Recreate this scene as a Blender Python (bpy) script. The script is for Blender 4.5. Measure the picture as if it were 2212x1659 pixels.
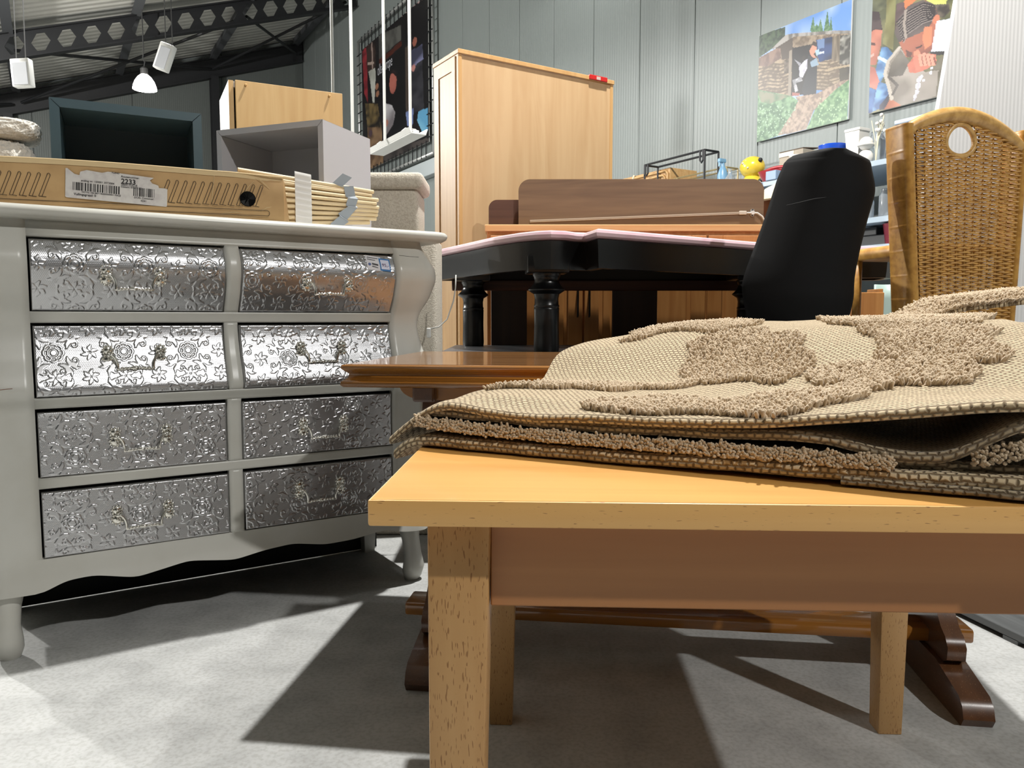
import bpy, bmesh, math, random
import numpy as np
from mathutils import Vector, Matrix

random.seed(7)
rng = np.random.default_rng(7)
C = bpy.context.scene.collection
SC = bpy.context.scene
for _o in list(bpy.data.objects):
    bpy.data.objects.remove(_o)

# ------------------------------------------------------------------ camera
cam_data = bpy.data.cameras.new('camera')
cam_data.sensor_fit = 'HORIZONTAL'
cam_data.sensor_width = 36.0
cam_data.lens = 36.0 * 1661.0 / 2212.0
cam_data.clip_start = 0.02
cam_data.clip_end = 200
cam = bpy.data.objects.new('camera', cam_data)
C.objects.link(cam)
cam.location = (0, 0, 0.90)
cam.rotation_euler = (math.radians(90 - 4.80), 0, 0)
SC.camera = cam

# ------------------------------------------------------------------ world, exposure, lamps
world = bpy.data.worlds.new('hall_air')
SC.world = world
world.use_nodes = True
world.node_tree.nodes['Background'].inputs[0].default_value = (0.95, 1.0, 1.02, 1)
world.node_tree.nodes['Background'].inputs[1].default_value = 0.015
vs = SC.view_settings
vs.view_transform = 'Standard'
vs.look = 'None'
vs.gamma = 1.0
vs.use_curve_mapping = False
vs.exposure = 0

def lamp_light(name, loc, power, size=0.06, cone=None, color=(1.0, 0.985, 0.955)):
    # bay lamps have an opaque reflector: a wide downward cone; the added roof fill shines all round
    d = bpy.data.lights.new(name, 'SPOT' if cone else 'POINT')
    d.energy = power
    d.color = color
    d.shadow_soft_size = size
    if cone:
        d.spot_size = math.radians(cone)
        d.spot_blend = 0.25
    o = bpy.data.objects.new(name, d)
    o.location = loc
    C.objects.link(o)
    return o

# the hall's high-bay lamps beyond the frame, plus two added fill lights
LAMPS = [
    ('bay_or_fill_light', (0.78, 3.38, 6.00), 2150, 0.07, 155),
    ('bay_or_fill_light', (4.24, -3.00, 6.00), 1250, 0.10, 155),
    ('bay_or_fill_light', (1.75, 3.70, 6.00), 60, 0.12, 155),
    ('bay_or_fill_light', (-4.40, 10.60, 5.80), 800, 0.10, 165),  # extra light added out of view to brighten the far roof and wall
    ('bay_or_fill_light', (0.30, 10.20, 6.30), 70, 0.10, 165),
    ('roof_fill_light', (-9.30, 8.40, 4.40), 3000, 0.10, None),  # unseen point light added to lift the roof, no lamp body
]
for nm, loc, pw, sz, cone in LAMPS:
    lamp_light(nm, loc, pw, sz, cone)

# ------------------------------------------------------------------ helpers
def tag(o, label=None, cat=None, group=None, kind=None):
    if label: o['label'] = label
    if cat: o['category'] = cat
    if group: o['group'] = group
    if kind: o['kind'] = kind
    return o

def thing(name, label, cat, loc=(0, 0, 0), rz=0.0, group=None):
    o = bpy.data.objects.new(name, None)
    o.empty_display_size = 0.05
    o.location = loc
    o.rotation_euler = (0, 0, rz)
    C.objects.link(o)
    return tag(o, label, cat, group)

def link(name, me, mat, parent=None, smooth=False, loc=None, rot=None):
    for m in (mat if isinstance(mat, (list, tuple)) else [mat]):
        me.materials.append(m)
    o = bpy.data.objects.new(name, me)
    C.objects.link(o)
    if parent: o.parent = parent
    if loc is not None: o.location = loc
    if rot is not None: o.rotation_euler = rot
    if smooth:
        me.polygons.foreach_set('use_smooth', [True] * len(me.polygons))
    return o

class MB:
    """collects shapes and links them as one mesh"""
    def __init__(s):
        s.bm = bmesh.new()
    def box(s, lo, hi, bev=0.0, seg=2, M=None):
        lo, hi = Vector(lo), Vector(hi)
        g = bmesh.ops.create_cube(s.bm, size=1.0)
        vs_ = g['verts']
        c, d = (lo + hi) / 2, hi - lo
        for v in vs_:
            v.co = Vector((v.co.x * d.x + c.x, v.co.y * d.y + c.y, v.co.z * d.z + c.z))
        if bev > 0:
            es = list({e for v in vs_ for e in v.link_edges})
            r = bmesh.ops.bevel(s.bm, geom=es, offset=bev, segments=seg, affect='EDGES', profile=0.5)
            vs_ = list({v for f in r['faces'] for v in f.verts} | {v for v in vs_ if v.is_valid})
        if M is not None:
            bmesh.ops.transform(s.bm, matrix=M, verts=[v for v in vs_ if v.is_valid])
        return s
    def hexa(s, bottom, top):
        vb = [s.bm.verts.new(p) for p in bottom]
        vt = [s.bm.verts.new(p) for p in top]
        n = len(vb)
        s.bm.faces.new(vb[::-1]); s.bm.faces.new(vt)
        for i in range(n):
            s.bm.faces.new((vb[i], vb[(i + 1) % n], vt[(i + 1) % n], vt[i]))
        return s
    def prism(s, poly, axis='z', a=0.0, b=1.0):
        def P(p, h):
            return {'z': (p[0], p[1], h), 'y': (p[0], h, p[1]), 'x': (h, p[0], p[1])}[axis]
        return s.hexa([P(p, a) for p in poly], [P(p, b) for p in poly])
    def tube(s, pts, r, n=8, closed=False, cap=True):
        pts = [Vector(p) for p in pts]
        rr = r if isinstance(r, (list, tuple)) else [r] * len(pts)
        rings = []
        up = None
        for i, p in enumerate(pts):
            if closed:
                t = pts[(i + 1) % len(pts)] - pts[i - 1]
            else:
                t = pts[min(i + 1, len(pts) - 1)] - pts[max(i - 1, 0)]
            t.normalize()
            if up is None:
                up = Vector((0, 0, 1)) if abs(t.z) < 0.9 else Vector((1, 0, 0))
            u = t.cross(up)
            if u.length < 1e-6:
                u = t.cross(Vector((0, 1, 0)))
            u.normalize()
            w = u.cross(t).normalized()
            up = w
            rings.append([s.bm.verts.new(p + (u * math.cos(k * 2 * math.pi / n) + w * math.sin(k * 2 * math.pi / n)) * rr[i]) for k in range(n)])
        m = len(rings)
        for i in range(m if closed else m - 1):
            A, B = rings[i], rings[(i + 1) % m]
            for k in range(n):
                s.bm.faces.new((A[k], A[(k + 1) % n], B[(k + 1) % n], B[k]))
        if cap and not closed:
            s.bm.faces.new(rings[0][::-1]); s.bm.faces.new(rings[-1])
        return s
    def lathe(s, prof, n=20, c=(0, 0, 0), axis='z'):
        rings = []
        for r, h in prof:
            ring = []
            for k in range(n):
                a = 2 * math.pi * k / n
                x, y = r * math.cos(a), r * math.sin(a)
                p = (x, y, h) if axis == 'z' else ((x, h, y) if axis == 'y' else (h, x, y))
                ring.append(s.bm.verts.new((p[0] + c[0], p[1] + c[1], p[2] + c[2])))
            rings.append(ring)
        for A, B in zip(rings, rings[1:]):
            for k in range(n):
                s.bm.faces.new((A[k], A[(k + 1) % n], B[(k + 1) % n], B[k]))
        if prof[0][0] > 1e-5: s.bm.faces.new(rings[0][::-1])
        if prof[-1][0] > 1e-5: s.bm.faces.new(rings[-1])
        return s
    def ball(s, c, r, sx=1, sy=1, sz=1, u=12, v=8):
        g = bmesh.ops.create_uvsphere(s.bm, u_segments=u, v_segments=v, radius=1.0)
        for q in g['verts']:
            q.co = Vector((c[0] + q.co.x * r * sx, c[1] + q.co.y * r * sy, c[2] + q.co.z * r * sz))
        return s
    def grid(s, fn, nu, nv):
        V = [[s.bm.verts.new(fn(i / nu, j / nv)) for j in range(nv + 1)] for i in range(nu + 1)]
        for i in range(nu):
            for j in range(nv):
                s.bm.faces.new((V[i][j], V[i + 1][j], V[i + 1][j + 1], V[i][j + 1]))
        return s
    def quad(s, a, b, c, d):
        s.bm.faces.new([s.bm.verts.new(p) for p in (a, b, c, d)])
        return s
    def build(s, name, mat, parent=None, smooth=False, loc=None, rot=None, auto=None, merge=False):
        bm = s.bm
        if merge:
            bmesh.ops.remove_doubles(bm, verts=bm.verts, dist=1e-5)
        bmesh.ops.recalc_face_normals(bm, faces=bm.faces)
        me = bpy.data.meshes.new(name)
        if auto is not None:
            for f in bm.faces: f.smooth = True
            ca = math.radians(auto)
            for e in bm.edges:
                if len(e.link_faces) == 2 and e.calc_face_angle(0) > ca:
                    e.smooth = False
        bm.to_mesh(me)
        bm.free()
        return link(name, me, mat, parent, smooth, loc, rot)

def np_grid(name, X, Y, Z, mat, parent=None, col=None, uv=None, kind=None):
    """numpy grid of points -> one smooth mesh"""
    nu, nv = X.shape
    co = np.stack([X, Y, Z], -1).reshape(-1, 3).astype(np.float32)
    I = np.arange(nu * nv).reshape(nu, nv)
    q = np.stack([I[:-1, :-1], I[1:, :-1], I[1:, 1:], I[:-1, 1:]], -1).reshape(-1, 4)
    me = bpy.data.meshes.new(name)
    me.vertices.add(len(co)); me.vertices.foreach_set('co', co.ravel())
    me.loops.add(q.size); me.loops.foreach_set('vertex_index', q.ravel().astype(np.int32))
    me.polygons.add(len(q))
    me.polygons.foreach_set('loop_start', np.arange(0, q.size, 4, dtype=np.int32))
    me.polygons.foreach_set('use_smooth', np.ones(len(q), dtype=bool))
    me.update(calc_edges=True)
    if col is not None:
        at = me.color_attributes.new('print', 'FLOAT_COLOR', 'POINT')
        c4 = np.concatenate([col.reshape(-1, 3), np.ones((nu * nv, 1))], 1).astype(np.float32)
        at.data.foreach_set('color', c4.ravel())
    if uv is not None:
        ul = me.uv_layers.new(name='UVMap')
        u2 = uv.reshape(-1, 2)[q.ravel()].astype(np.float32)
        ul.data.foreach_set('uv', u2.ravel())
    o = link(name, me, mat, parent)
    if kind: o['kind'] = kind
    return o

def raw_mesh(name, verts, faces, mat, parent=None, smooth=True, kind=None):
    me = bpy.data.meshes.new(name)
    me.from_pydata([tuple(v) for v in verts], [], faces)
    me.update()
    o = link(name, me, mat, parent, smooth)
    if kind: o['kind'] = kind
    return o

def text(name, body, size, mat, parent, loc, rot=(math.pi / 2, 0, 0), align='LEFT', sx=1.0, depth=0.0003, bold=0.0):
    cu = bpy.data.curves.new(name, 'FONT')
    cu.body = body
    cu.size = size
    cu.align_x = align
    cu.extrude = depth
    cu.offset = bold
    o = bpy.data.objects.new(name, cu)
    C.objects.link(o)
    bpy.context.view_layer.update()
    me = bpy.data.meshes.new_from_object(o.evaluated_get(bpy.context.evaluated_depsgraph_get()))
    bpy.data.objects.remove(o)
    me.name = name
    for v in me.vertices: v.co.x *= sx
    return link(name, me, mat, parent, loc=loc, rot=rot)

def copy_tree(o, parent=None):
    c = o.copy(); C.objects.link(c); c.parent = parent
    for ch in o.children:
        copy_tree(ch, c)
    return c

# ------------------------------------------------------------------ materials
def mat(name, col, rough=0.5, metal=0.0, bump=None, var=None, spec=0.5, emit=None, trans=0.0, coat=0.0, sheen=0.0):
    m = bpy.data.materials.new(name)
    m.use_nodes = True
    nt = m.node_tree
    b = nt.nodes['Principled BSDF']
    b.inputs['Base Color'].default_value = (*col, 1)
    b.inputs['Roughness'].default_value = rough
    b.inputs['Metallic'].default_value = metal
    b.inputs['Specular IOR Level'].default_value = spec
    b.inputs['Transmission Weight'].default_value = trans
    b.inputs['Coat Weight'].default_value = coat
    b.inputs['Sheen Weight'].default_value = sheen
    if emit:
        b.inputs['Emission Color'].default_value = (*emit[0], 1)
        b.inputs['Emission Strength'].default_value = emit[1]
    tc = nt.nodes.new('ShaderNodeTexCoord')
    if var:                       # (scale, second colour, amount lo, amount hi)
        n = nt.nodes.new('ShaderNodeTexNoise')
        n.inputs['Scale'].default_value = var[0]
        n.inputs['Detail'].default_value = 6
        nt.links.new(tc.outputs['Object'], n.inputs['Vector'])
        r = nt.nodes.new('ShaderNodeValToRGB')
        r.color_ramp.elements[0].position = var[2]
        r.color_ramp.elements[0].color = (*col, 1)
        r.color_ramp.elements[1].position = var[3]
        r.color_ramp.elements[1].color = (*var[1], 1)
        nt.links.new(n.outputs['Fac'], r.inputs[0])
        nt.links.new(r.outputs[0], b.inputs['Base Color'])
    if bump:                      # (scale, strength, distance)
        n = nt.nodes.new('ShaderNodeTexNoise')
        n.inputs['Scale'].default_value = bump[0]
        n.inputs['Detail'].default_value = 4
        nt.links.new(tc.outputs['Object'], n.inputs['Vector'])
        bp = nt.nodes.new('ShaderNodeBump')
        bp.inputs['Strength'].default_value = bump[1]
        bp.inputs['Distance'].default_value = bump[2]
        nt.links.new(n.outputs['Fac'], bp.inputs['Height'])
        nt.links.new(bp.outputs[0], b.inputs['Normal'])
    return m

def wood(name, c1, c2, grain='x', rough=0.4, scale=1.0, fleck=None, coat=0.0, rings=0.0, contrast=(0.35, 0.7)):
    """procedural timber: stretched noise along the grain, optional fine dark flecks and cathedral rings"""
    m = bpy.data.materials.new(name)
    m.use_nodes = True
    nt = m.node_tree
    b = nt.nodes['Principled BSDF']
    b.inputs['Roughness'].default_value = rough
    b.inputs['Coat Weight'].default_value = coat
    b.inputs['Coat Roughness'].default_value = 0.07
    tc = nt.nodes.new('ShaderNodeTexCoord')
    mp = nt.nodes.new('ShaderNodeMapping')
    k = {'x': (1.2, 26, 26), 'y': (26, 1.2, 26), 'z': (26, 26, 1.2)}[grain]
    mp.inputs['Scale'].default_value = [a * scale for a in k]
    nt.links.new(tc.outputs['Object'], mp.inputs['Vector'])
    n = nt.nodes.new('ShaderNodeTexNoise')
    n.inputs['Scale'].default_value = 1.0
    n.inputs['Detail'].default_value = 5
    n.inputs['Distortion'].default_value = 0.6
    nt.links.new(mp.outputs[0], n.inputs['Vector'])
    r = nt.nodes.new('ShaderNodeValToRGB')
    r.color_ramp.elements[0].position = contrast[0]
    r.color_ramp.elements[0].color = (*c1, 1)
    r.color_ramp.elements[1].position = contrast[1]
    r.color_ramp.elements[1].color = (*c2, 1)
    src = n.outputs['Fac']
    if rings:
        mp2 = nt.nodes.new('ShaderNodeMapping')
        k2 = {'x': (0.7, 5, 5), 'y': (5, 0.7, 5), 'z': (5, 5, 0.7)}[grain]
        mp2.inputs['Scale'].default_value = k2
        nt.links.new(tc.outputs['Object'], mp2.inputs['Vector'])
        n2 = nt.nodes.new('ShaderNodeTexNoise')
        n2.inputs['Scale'].default_value = 1.1
        n2.inputs['Detail'].default_value = 1.5
        nt.links.new(mp2.outputs[0], n2.inputs['Vector'])
        mu = nt.nodes.new('ShaderNodeMath'); mu.operation = 'MULTIPLY'; mu.inputs[1].default_value = 14
        nt.links.new(n2.outputs['Fac'], mu.inputs[0])
        fr = nt.nodes.new('ShaderNodeMath'); fr.operation = 'PINGPONG'; fr.inputs[1].default_value = 0.5
        nt.links.new(mu.outputs[0], fr.inputs[0])
        mx = nt.nodes.new('ShaderNodeMath'); mx.operation = 'MULTIPLY_ADD'
        mx.inputs[1].default_value = rings
        nt.links.new(fr.outputs[0], mx.inputs[0])
        nt.links.new(src, mx.inputs[2])
        src = mx.outputs[0]
    nt.links.new(src, r.inputs[0])
    out = r.outputs[0]
    if fleck:                     # (colour, threshold)
        mp3 = nt.nodes.new('ShaderNodeMapping')
        k3 = {'x': (110, 700, 700), 'y': (700, 110, 700), 'z': (700, 700, 110)}[grain]
        mp3.inputs['Scale'].default_value = k3
        nt.links.new(tc.outputs['Object'], mp3.inputs['Vector'])
        n3 = nt.nodes.new('ShaderNodeTexNoise')
        n3.inputs['Scale'].default_value = 1.0
        n3.inputs['Detail'].default_value = 0
        nt.links.new(mp3.outputs[0], n3.inputs['Vector'])
        r3 = nt.nodes.new('ShaderNodeValToRGB')
        r3.color_ramp.elements[0].position = fleck[1]
        r3.color_ramp.elements[0].color = (0, 0, 0, 1)
        r3.color_ramp.elements[1].position = fleck[1] + 0.06
        r3.color_ramp.elements[1].color = (1, 1, 1, 1)
        nt.links.new(n3.outputs['Fac'], r3.inputs[0])
        mix = nt.nodes.new('ShaderNodeMix'); mix.data_type = 'RGBA'
        mix.inputs[7].default_value = (*fleck[0], 1)
        nt.links.new(r3.outputs[0], mix.inputs[0])
        nt.links.new(out, mix.inputs[6])
        out = mix.outputs[2]
    nt.links.new(out, b.inputs['Base Color'])
    bp = nt.nodes.new('ShaderNodeBump')
    bp.inputs['Strength'].default_value = 0.08
    bp.inputs['Distance'].default_value = 0.002
    nt.links.new(n.outputs['Fac'], bp.inputs['Height'])
    nt.links.new(bp.outputs[0], b.inputs['Normal'])
    return m

def print_mat(name, rough=0.45):
    m = mat(name, (0.5, 0.5, 0.5), rough)
    a = m.node_tree.nodes.new('ShaderNodeVertexColor')
    a.layer_name = 'print'
    m.node_tree.links.new(a.outputs[0], m.node_tree.nodes['Principled BSDF'].inputs['Base Color'])
    return m

def ribbed(name, col, pitch, rough=0.45, strength=0.25, axis=0, col2=None):
    """painted sheet with fine vertical ribs"""
    m = mat(name, col, rough)
    nt = m.node_tree
    tc = nt.nodes.new('ShaderNodeTexCoord')
    sp = nt.nodes.new('ShaderNodeSeparateXYZ')
    nt.links.new(tc.outputs['Object'], sp.inputs[0])
    mu = nt.nodes.new('ShaderNodeMath'); mu.operation = 'MULTIPLY'; mu.inputs[1].default_value = 2 * math.pi / pitch
    nt.links.new(sp.outputs[axis], mu.inputs[0])
    si = nt.nodes.new('ShaderNodeMath'); si.operation = 'SINE'
    nt.links.new(mu.outputs[0], si.inputs[0])
    bp = nt.nodes.new('ShaderNodeBump')
    bp.inputs['Strength'].default_value = strength
    bp.inputs['Distance'].default_value = pitch * 0.12
    nt.links.new(si.outputs[0], bp.inputs['Height'])
    nt.links.new(bp.outputs[0], nt.nodes['Principled BSDF'].inputs['Normal'])
    return m
# ------------------------------------------------------------------ the hall
def srgb(r, g, b):
    f = lambda c: (c / 255 / 12.92) if c <= 10 else ((c / 255 + 0.055) / 1.055) ** 2.4
    return (f(r) * .80, f(g) * .80, f(b) * .80)     # paints in a dim hall: kept below their screen value

HALL_RZ = math.atan2(0.5145, 0.8575)      # the hall stands turned to the camera
HX, HY = Vector((0.8575, 0.5145, 0)), Vector((-0.5145, 0.8575, 0))
W0 = Vector((7.87, 0, 0))
def hall(bx, by, z=0.0):
    return W0 + HX * bx + HY * by + Vector((0, 0, z))
def hall_empty(name, label, cat, bx, by, z, group=None, rz=0.0):
    return thing(name, label, cat, hall(bx, by, z), HALL_RZ + rz, group)

M_floor = mat('floor_grey', srgb(196, 197, 195), 0.5, spec=.25, var=(9, srgb(180, 181, 179), 0.42, 0.66), bump=(160, 0.08, 0.002))
def _floor_extra(m):
    nt = m.node_tree
    b = nt.nodes['Principled BSDF']
    old = b.inputs['Base Color'].links[0].from_socket
    tc = nt.nodes.new('ShaderNodeTexCoord')
    n = nt.nodes.new('ShaderNodeTexNoise'); n.inputs['Scale'].default_value = 95; n.inputs['Detail'].default_value = 3
    nt.links.new(tc.outputs['Object'], n.inputs['Vector'])
    r = nt.nodes.new('ShaderNodeValToRGB')
    r.color_ramp.elements[0].position = 0.36; r.color_ramp.elements[0].color = (0.80, 0.79, 0.77, 1)
    r.color_ramp.elements[1].position = 0.56; r.color_ramp.elements[1].color = (1, 1, 1, 1)
    nt.links.new(n.outputs['Fac'], r.inputs[0])
    mx = nt.nodes.new('ShaderNodeMix'); mx.data_type = 'RGBA'; mx.blend_type = 'MULTIPLY'; mx.inputs[0].default_value = 0.75
    nt.links.new(old, mx.inputs[6]); nt.links.new(r.outputs[0], mx.inputs[7])
    nt.links.new(mx.outputs[2], b.inputs['Base Color'])
_floor_extra(M_floor)
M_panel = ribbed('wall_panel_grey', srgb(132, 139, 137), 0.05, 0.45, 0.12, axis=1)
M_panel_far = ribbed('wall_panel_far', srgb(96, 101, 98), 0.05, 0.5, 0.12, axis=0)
M_joint = mat('joint_grey', srgb(120, 126, 128), 0.7)
M_roof = ribbed('roof_sheet', srgb(206, 205, 198), 0.25, 0.45, 0.3, axis=1)
M_steel = mat('black_steel', srgb(24, 25, 28), 0.55)
M_purlin = mat('grey_steel', srgb(70, 72, 75), 0.6)
M_white = mat('white_lacquer', srgb(226, 226, 222), 0.35)
M_cord_w = mat('white_cord', srgb(214, 214, 208), 0.5)
M_cord_g = mat('grey_wire', srgb(70, 70, 70), 0.5)

o = MB().box((-22, -12, -0.1), (24, 36, 0)).build('floor', M_floor); tag(o, kind='structure')

# right hand wall: one sheet-metal panel per metre, joints left open
o = MB().box((0.06, -3, 0), (0.12, 27.4, 9.2)).build('wall_right', M_joint, loc=W0, rot=(0, 0, HALL_RZ)); tag(o, kind='structure')
wall_r = o
pm = None
for k in range(-3, 28):
    if pm is None:
        q = MB().box((0.0, 0.004, 0), (0.06, 0.996, 9.15), 0.004, 1).build('panel', M_panel, wall_r)
        pm = q.data
    else:
        q = bpy.data.objects.new('panel', pm); C.objects.link(q); q.parent = wall_r
    q.location = (0, k + 0.06 - 0.7 * 0, 0)
    if k == 27: q.scale = (1, 0.22, 1)

def roof_z(bx): return 9.15 + 0.34 * bx
# far wall
o = MB().prism([(0.06, 0), (-17, 0), (-17, roof_z(-17)), (0.06, roof_z(0))], 'y', 27.36, 27.45).build('wall_far', M_joint, loc=W0, rot=(0, 0, HALL_RZ)); tag(o, kind='structure')
wall_f = o
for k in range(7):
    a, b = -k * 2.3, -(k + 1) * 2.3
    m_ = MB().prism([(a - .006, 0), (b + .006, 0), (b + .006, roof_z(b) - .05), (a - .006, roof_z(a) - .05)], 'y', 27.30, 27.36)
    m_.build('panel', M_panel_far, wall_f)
# roof
o = MB().prism([(0.2, roof_z(0.2)), (-17.4, roof_z(-17.4)), (-17.4, roof_z(-17.4) + .15), (0.2, roof_z(0.2) + .15)], 'y', -9, 27.5).build('ceiling', M_roof, loc=W0, rot=(0, 0, HALL_RZ)); tag(o, kind='structure')

def rafter(by, t0, t1, castellated):
    """steel rafter following the roof slope, with hexagonal web openings"""
    top, bot = -0.18, -0.72
    m = MB()
    def P(t, dz, y): return (-t, by + y, roof_z(-t) + dz)
    def bar(t0_, t1_, z0, z1, w):
        m.hexa([P(t0_, z0, -w), P(t1_, z0, -w), P(t1_, z0, w), P(t0_, z0, w)],
               [P(t0_, z1, -w), P(t1_, z1, -w), P(t1_, z1, w), P(t0_, z1, w)])
    bar(t0, t1, top - 0.03, top, 0.10)
    bar(t0, t1, bot, bot + 0.03, 0.10)
    z0, z1 = bot + 0.03, top - 0.03
    zm = (z0 + z1) / 2
    if not castellated:
        bar(t0, t1, z0, z1, 0.012)
        return m
    pitch = 0.455
    n = int((t1 - t0) / pitch)
    for i in range(n):
        a = t0 + i * pitch; b = a + pitch; c = (a + b) / 2
        outer = [(a, z0), (c - .07, z0), (c + .07, z0), (b, z0), (b, zm), (b, z1), (c + .07, z1), (c - .07, z1), (a, z1), (a, zm)]
        hx = [(c - .17, zm), (c - .07, zm - .17), (c + .07, zm - .17), (c + .17, zm), (c + .07, zm + .17), (c - .07, zm + .17)]
        quads = [((a, z0), (c - .07, z0), hx[1], hx[0]), ((c - .07, z0), (c + .07, z0), hx[2], hx[1]), ((c + .07, z0), (b, z0), hx[3], hx[2]),
                 ((b, z0), (b, zm), hx[3], hx[3]), ((b, z1), (c + .07, z1), hx[4], hx[3]), ((c + .07, z1), (c - .07, z1), hx[5], hx[4]),
                 ((c - .07, z1), (a, z1), hx[0], hx[5])]
        quads = [q for q in quads if len(set(q)) == 4]
        quads += [((a, z0), hx[0], hx[0], (a, z1)), ((b, z0), (b, z1), hx[3], hx[3])]
        for q in quads:
            u = []
            for p in q:
                if p not in u: u.append(p)
            m.hexa([P(p[0], p[1], -.012) for p in u], [P(p[0], p[1], .012) for p in u])
    return m
def struct(m, name, mt):
    o = m.build(name, mt, loc=W0, rot=(0, 0, HALL_RZ)); tag(o, kind='structure'); return o
struct(rafter(22.55, 0.05, 16.5, True), 'ceiling_beam', M_steel)
struct(rafter(27.15, 0.05, 16.5, False), 'ceiling_beam', M_steel)
for bx in (-0.25, -2.55, -4.9, -7.2, -9.5, -11.8, -14.1):
    m = MB()
    z = roof_z(bx)
    m.box((bx - .05, -8, z - .20), (bx + .05, 27.2, z - .015))
    m.box((bx - .09, -8, z - .205), (bx + .09, 27.2, z - .19))
    struct(m, 'ceiling_purlin', M_purlin)
for bx in (-2.55, -7.4, -12.0):
    m = MB(); z = roof_z(bx)
    m.box((bx - .10, 26.92, 0), (bx + .10, 26.95, z - .7)); m.box((bx - .10, 27.2, 0), (bx + .10, 27.23, z - .7)); m.box((bx - .012, 26.95, 0), (bx + .012, 27.2, z - .7))
    struct(m, 'trim_column', M_steel)
for (a, b) in ((0.25, 2.6), (2.6, 7.1), (7.3, 11.8)):
    for (p, q) in (((a, 22.7), (b, 27.0)), ((b, 22.7), (a, 27.0))):
        m = MB()
        m.tube([(-p[0], p[1], roof_z(-p[0]) - .5), (-q[0], q[1], roof_z(-q[0]) - .5)], 0.035, 8)
        struct(m, 'ceiling_brace', M_steel)
m = MB(); m.tube([(-7.5, 27.0, 5.4), (-8.6, 27.0, 4.2)], 0.04, 8); struct(m, 'trim_brace', M_steel)
# pale duct along the wall under the banner
o = MB().box((-0.18, 14.5, 3.75), (-0.003, 27.0, 4.05), 0.01, 1).build('trim_duct', mat('duct_grey', srgb(176, 184, 186), 0.4), loc=W0, rot=(0, 0, HALL_RZ)); tag(o, kind='structure')

# ---- pendant lamp in view
t = thing('pendant_lamp', 'lit bell-shaped pendant lamp hanging under the black roof beams', 'lamp', (-7.66, 16.5, 5.68))
M_glow = mat('lit_glass', (1, 0.97, 0.9), 0.3, emit=((1.0, 0.95, 0.86), 22))
MB().lathe([(0.235, 0.0), (0.225, 0.06), (0.19, 0.16), (0.13, 0.25), (0.07, 0.30)], 28).build('lamp_shade', M_glow, t, auto=60)
MB().lathe([(0.075, 0.30), (0.075, 0.42), (0.03, 0.46)], 16).build('lamp_holder', M_cord_g, t, auto=40)
MB().tube([(0, 0, 0.46), (0.02, 0, 0.55), (-0.02, 0, 0.64), (0, 0, 0.75), (0, 0, roof_z((Vector((-7.66, 16.5, 0)) - W0).dot(HX)) - 5.68)], 0.012, 6).build('cord', M_cord_g, t)

# ---- two white hanging panels
for i, (P, roll, lab) in enumerate((((-5.55, 9.0, 3.53), 0.06, 'white flat speaker box hanging upright, left of the lit lamp'),
                                    ((-3.99, 9.0, 3.72), -0.36, 'white flat speaker box hanging tilted, right above the lit lamp'))):
    t = thing('hanging_speaker', lab, 'speaker', P, 0, 'white speaker boxes hung from the roof')
    R_ = Matrix.Rotation(-roll, 4, 'Y')
    w, h = (0.105, 0.31) if i == 0 else (0.08, 0.30)
    MB().box((-w, -.05, 0), (w, .05, h), .012, 2, M=R_).build('case', M_white, t, auto=40)
    MB().box((-w + .02, -.054, 0.015), (w - .02, -.045, h - .045), .004, 1, M=R_).build('grille', mat('speaker_cloth', srgb(205, 207, 212), 0.8), t)
    zt = roof_z((Vector(P) - W0).dot(HX)) - P[2]
    a = R_ @ Vector((-w * .5, 0, h)); b = R_ @ Vector((w * .5, 0, h))
    MB().tube([a, (a.x, 0, zt)], 0.006, 5).tube([b, (b.x, 0, zt)], 0.006, 5).build('wire', M_cord_g, t)

# ---- suspended white tube-light trays with white cords
def tray(P, lab, cords):
    t = thing('hanging_tray_light', lab, 'lamp', P, HALL_RZ, 'white hanging tray lights')
    m = MB()
    m.box((-.075, 0, 0), (.075, 1.02, .012), .003, 1)
    m.hexa([(-.075, 0, .012), (-.062, 0, .012), (-.062, 1.02, .012), (-.075, 1.02, .012)], [(-.09, 0, .055), (-.08, 0, .055), (-.08, 1.02, .055), (-.09, 1.02, .055)])
    m.hexa([(.062, 0, .012), (.075, 0, .012), (.075, 1.02, .012), (.062, 1.02, .012)], [(.08, 0, .055), (.09, 0, .055), (.09, 1.02, .055), (.08, 1.02, .055)])
    m.build('tray', M_white, t)
    MB().box((-.03, .05, .02), (.03, .97, .05), .008, 2).build('ballast_box', M_white, t)
    zt = roof_z((Vector(P) - W0).dot(HX)) - P[2]
    for y in cords:
        MB().tube([(0, y, .05), (0, y, zt - .05)], 0.014, 6).build('cord', M_cord_w, t)
        MB().tube([(-.085, y, .055), (-.05, y, .085), (.05, y, .085), (.085, y, .055)], 0.006, 6).build('hanger', M_cord_w, t)
tray((-0.83, 7.0, 2.54), 'white hanging tray light seen in front of the dark banner', (0.18, 0.80))
tray((-1.41, 7.0, 1.95), 'white hanging tray light mostly hidden behind the grey box, only its two cords showing', (0.02, 0.55))
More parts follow.
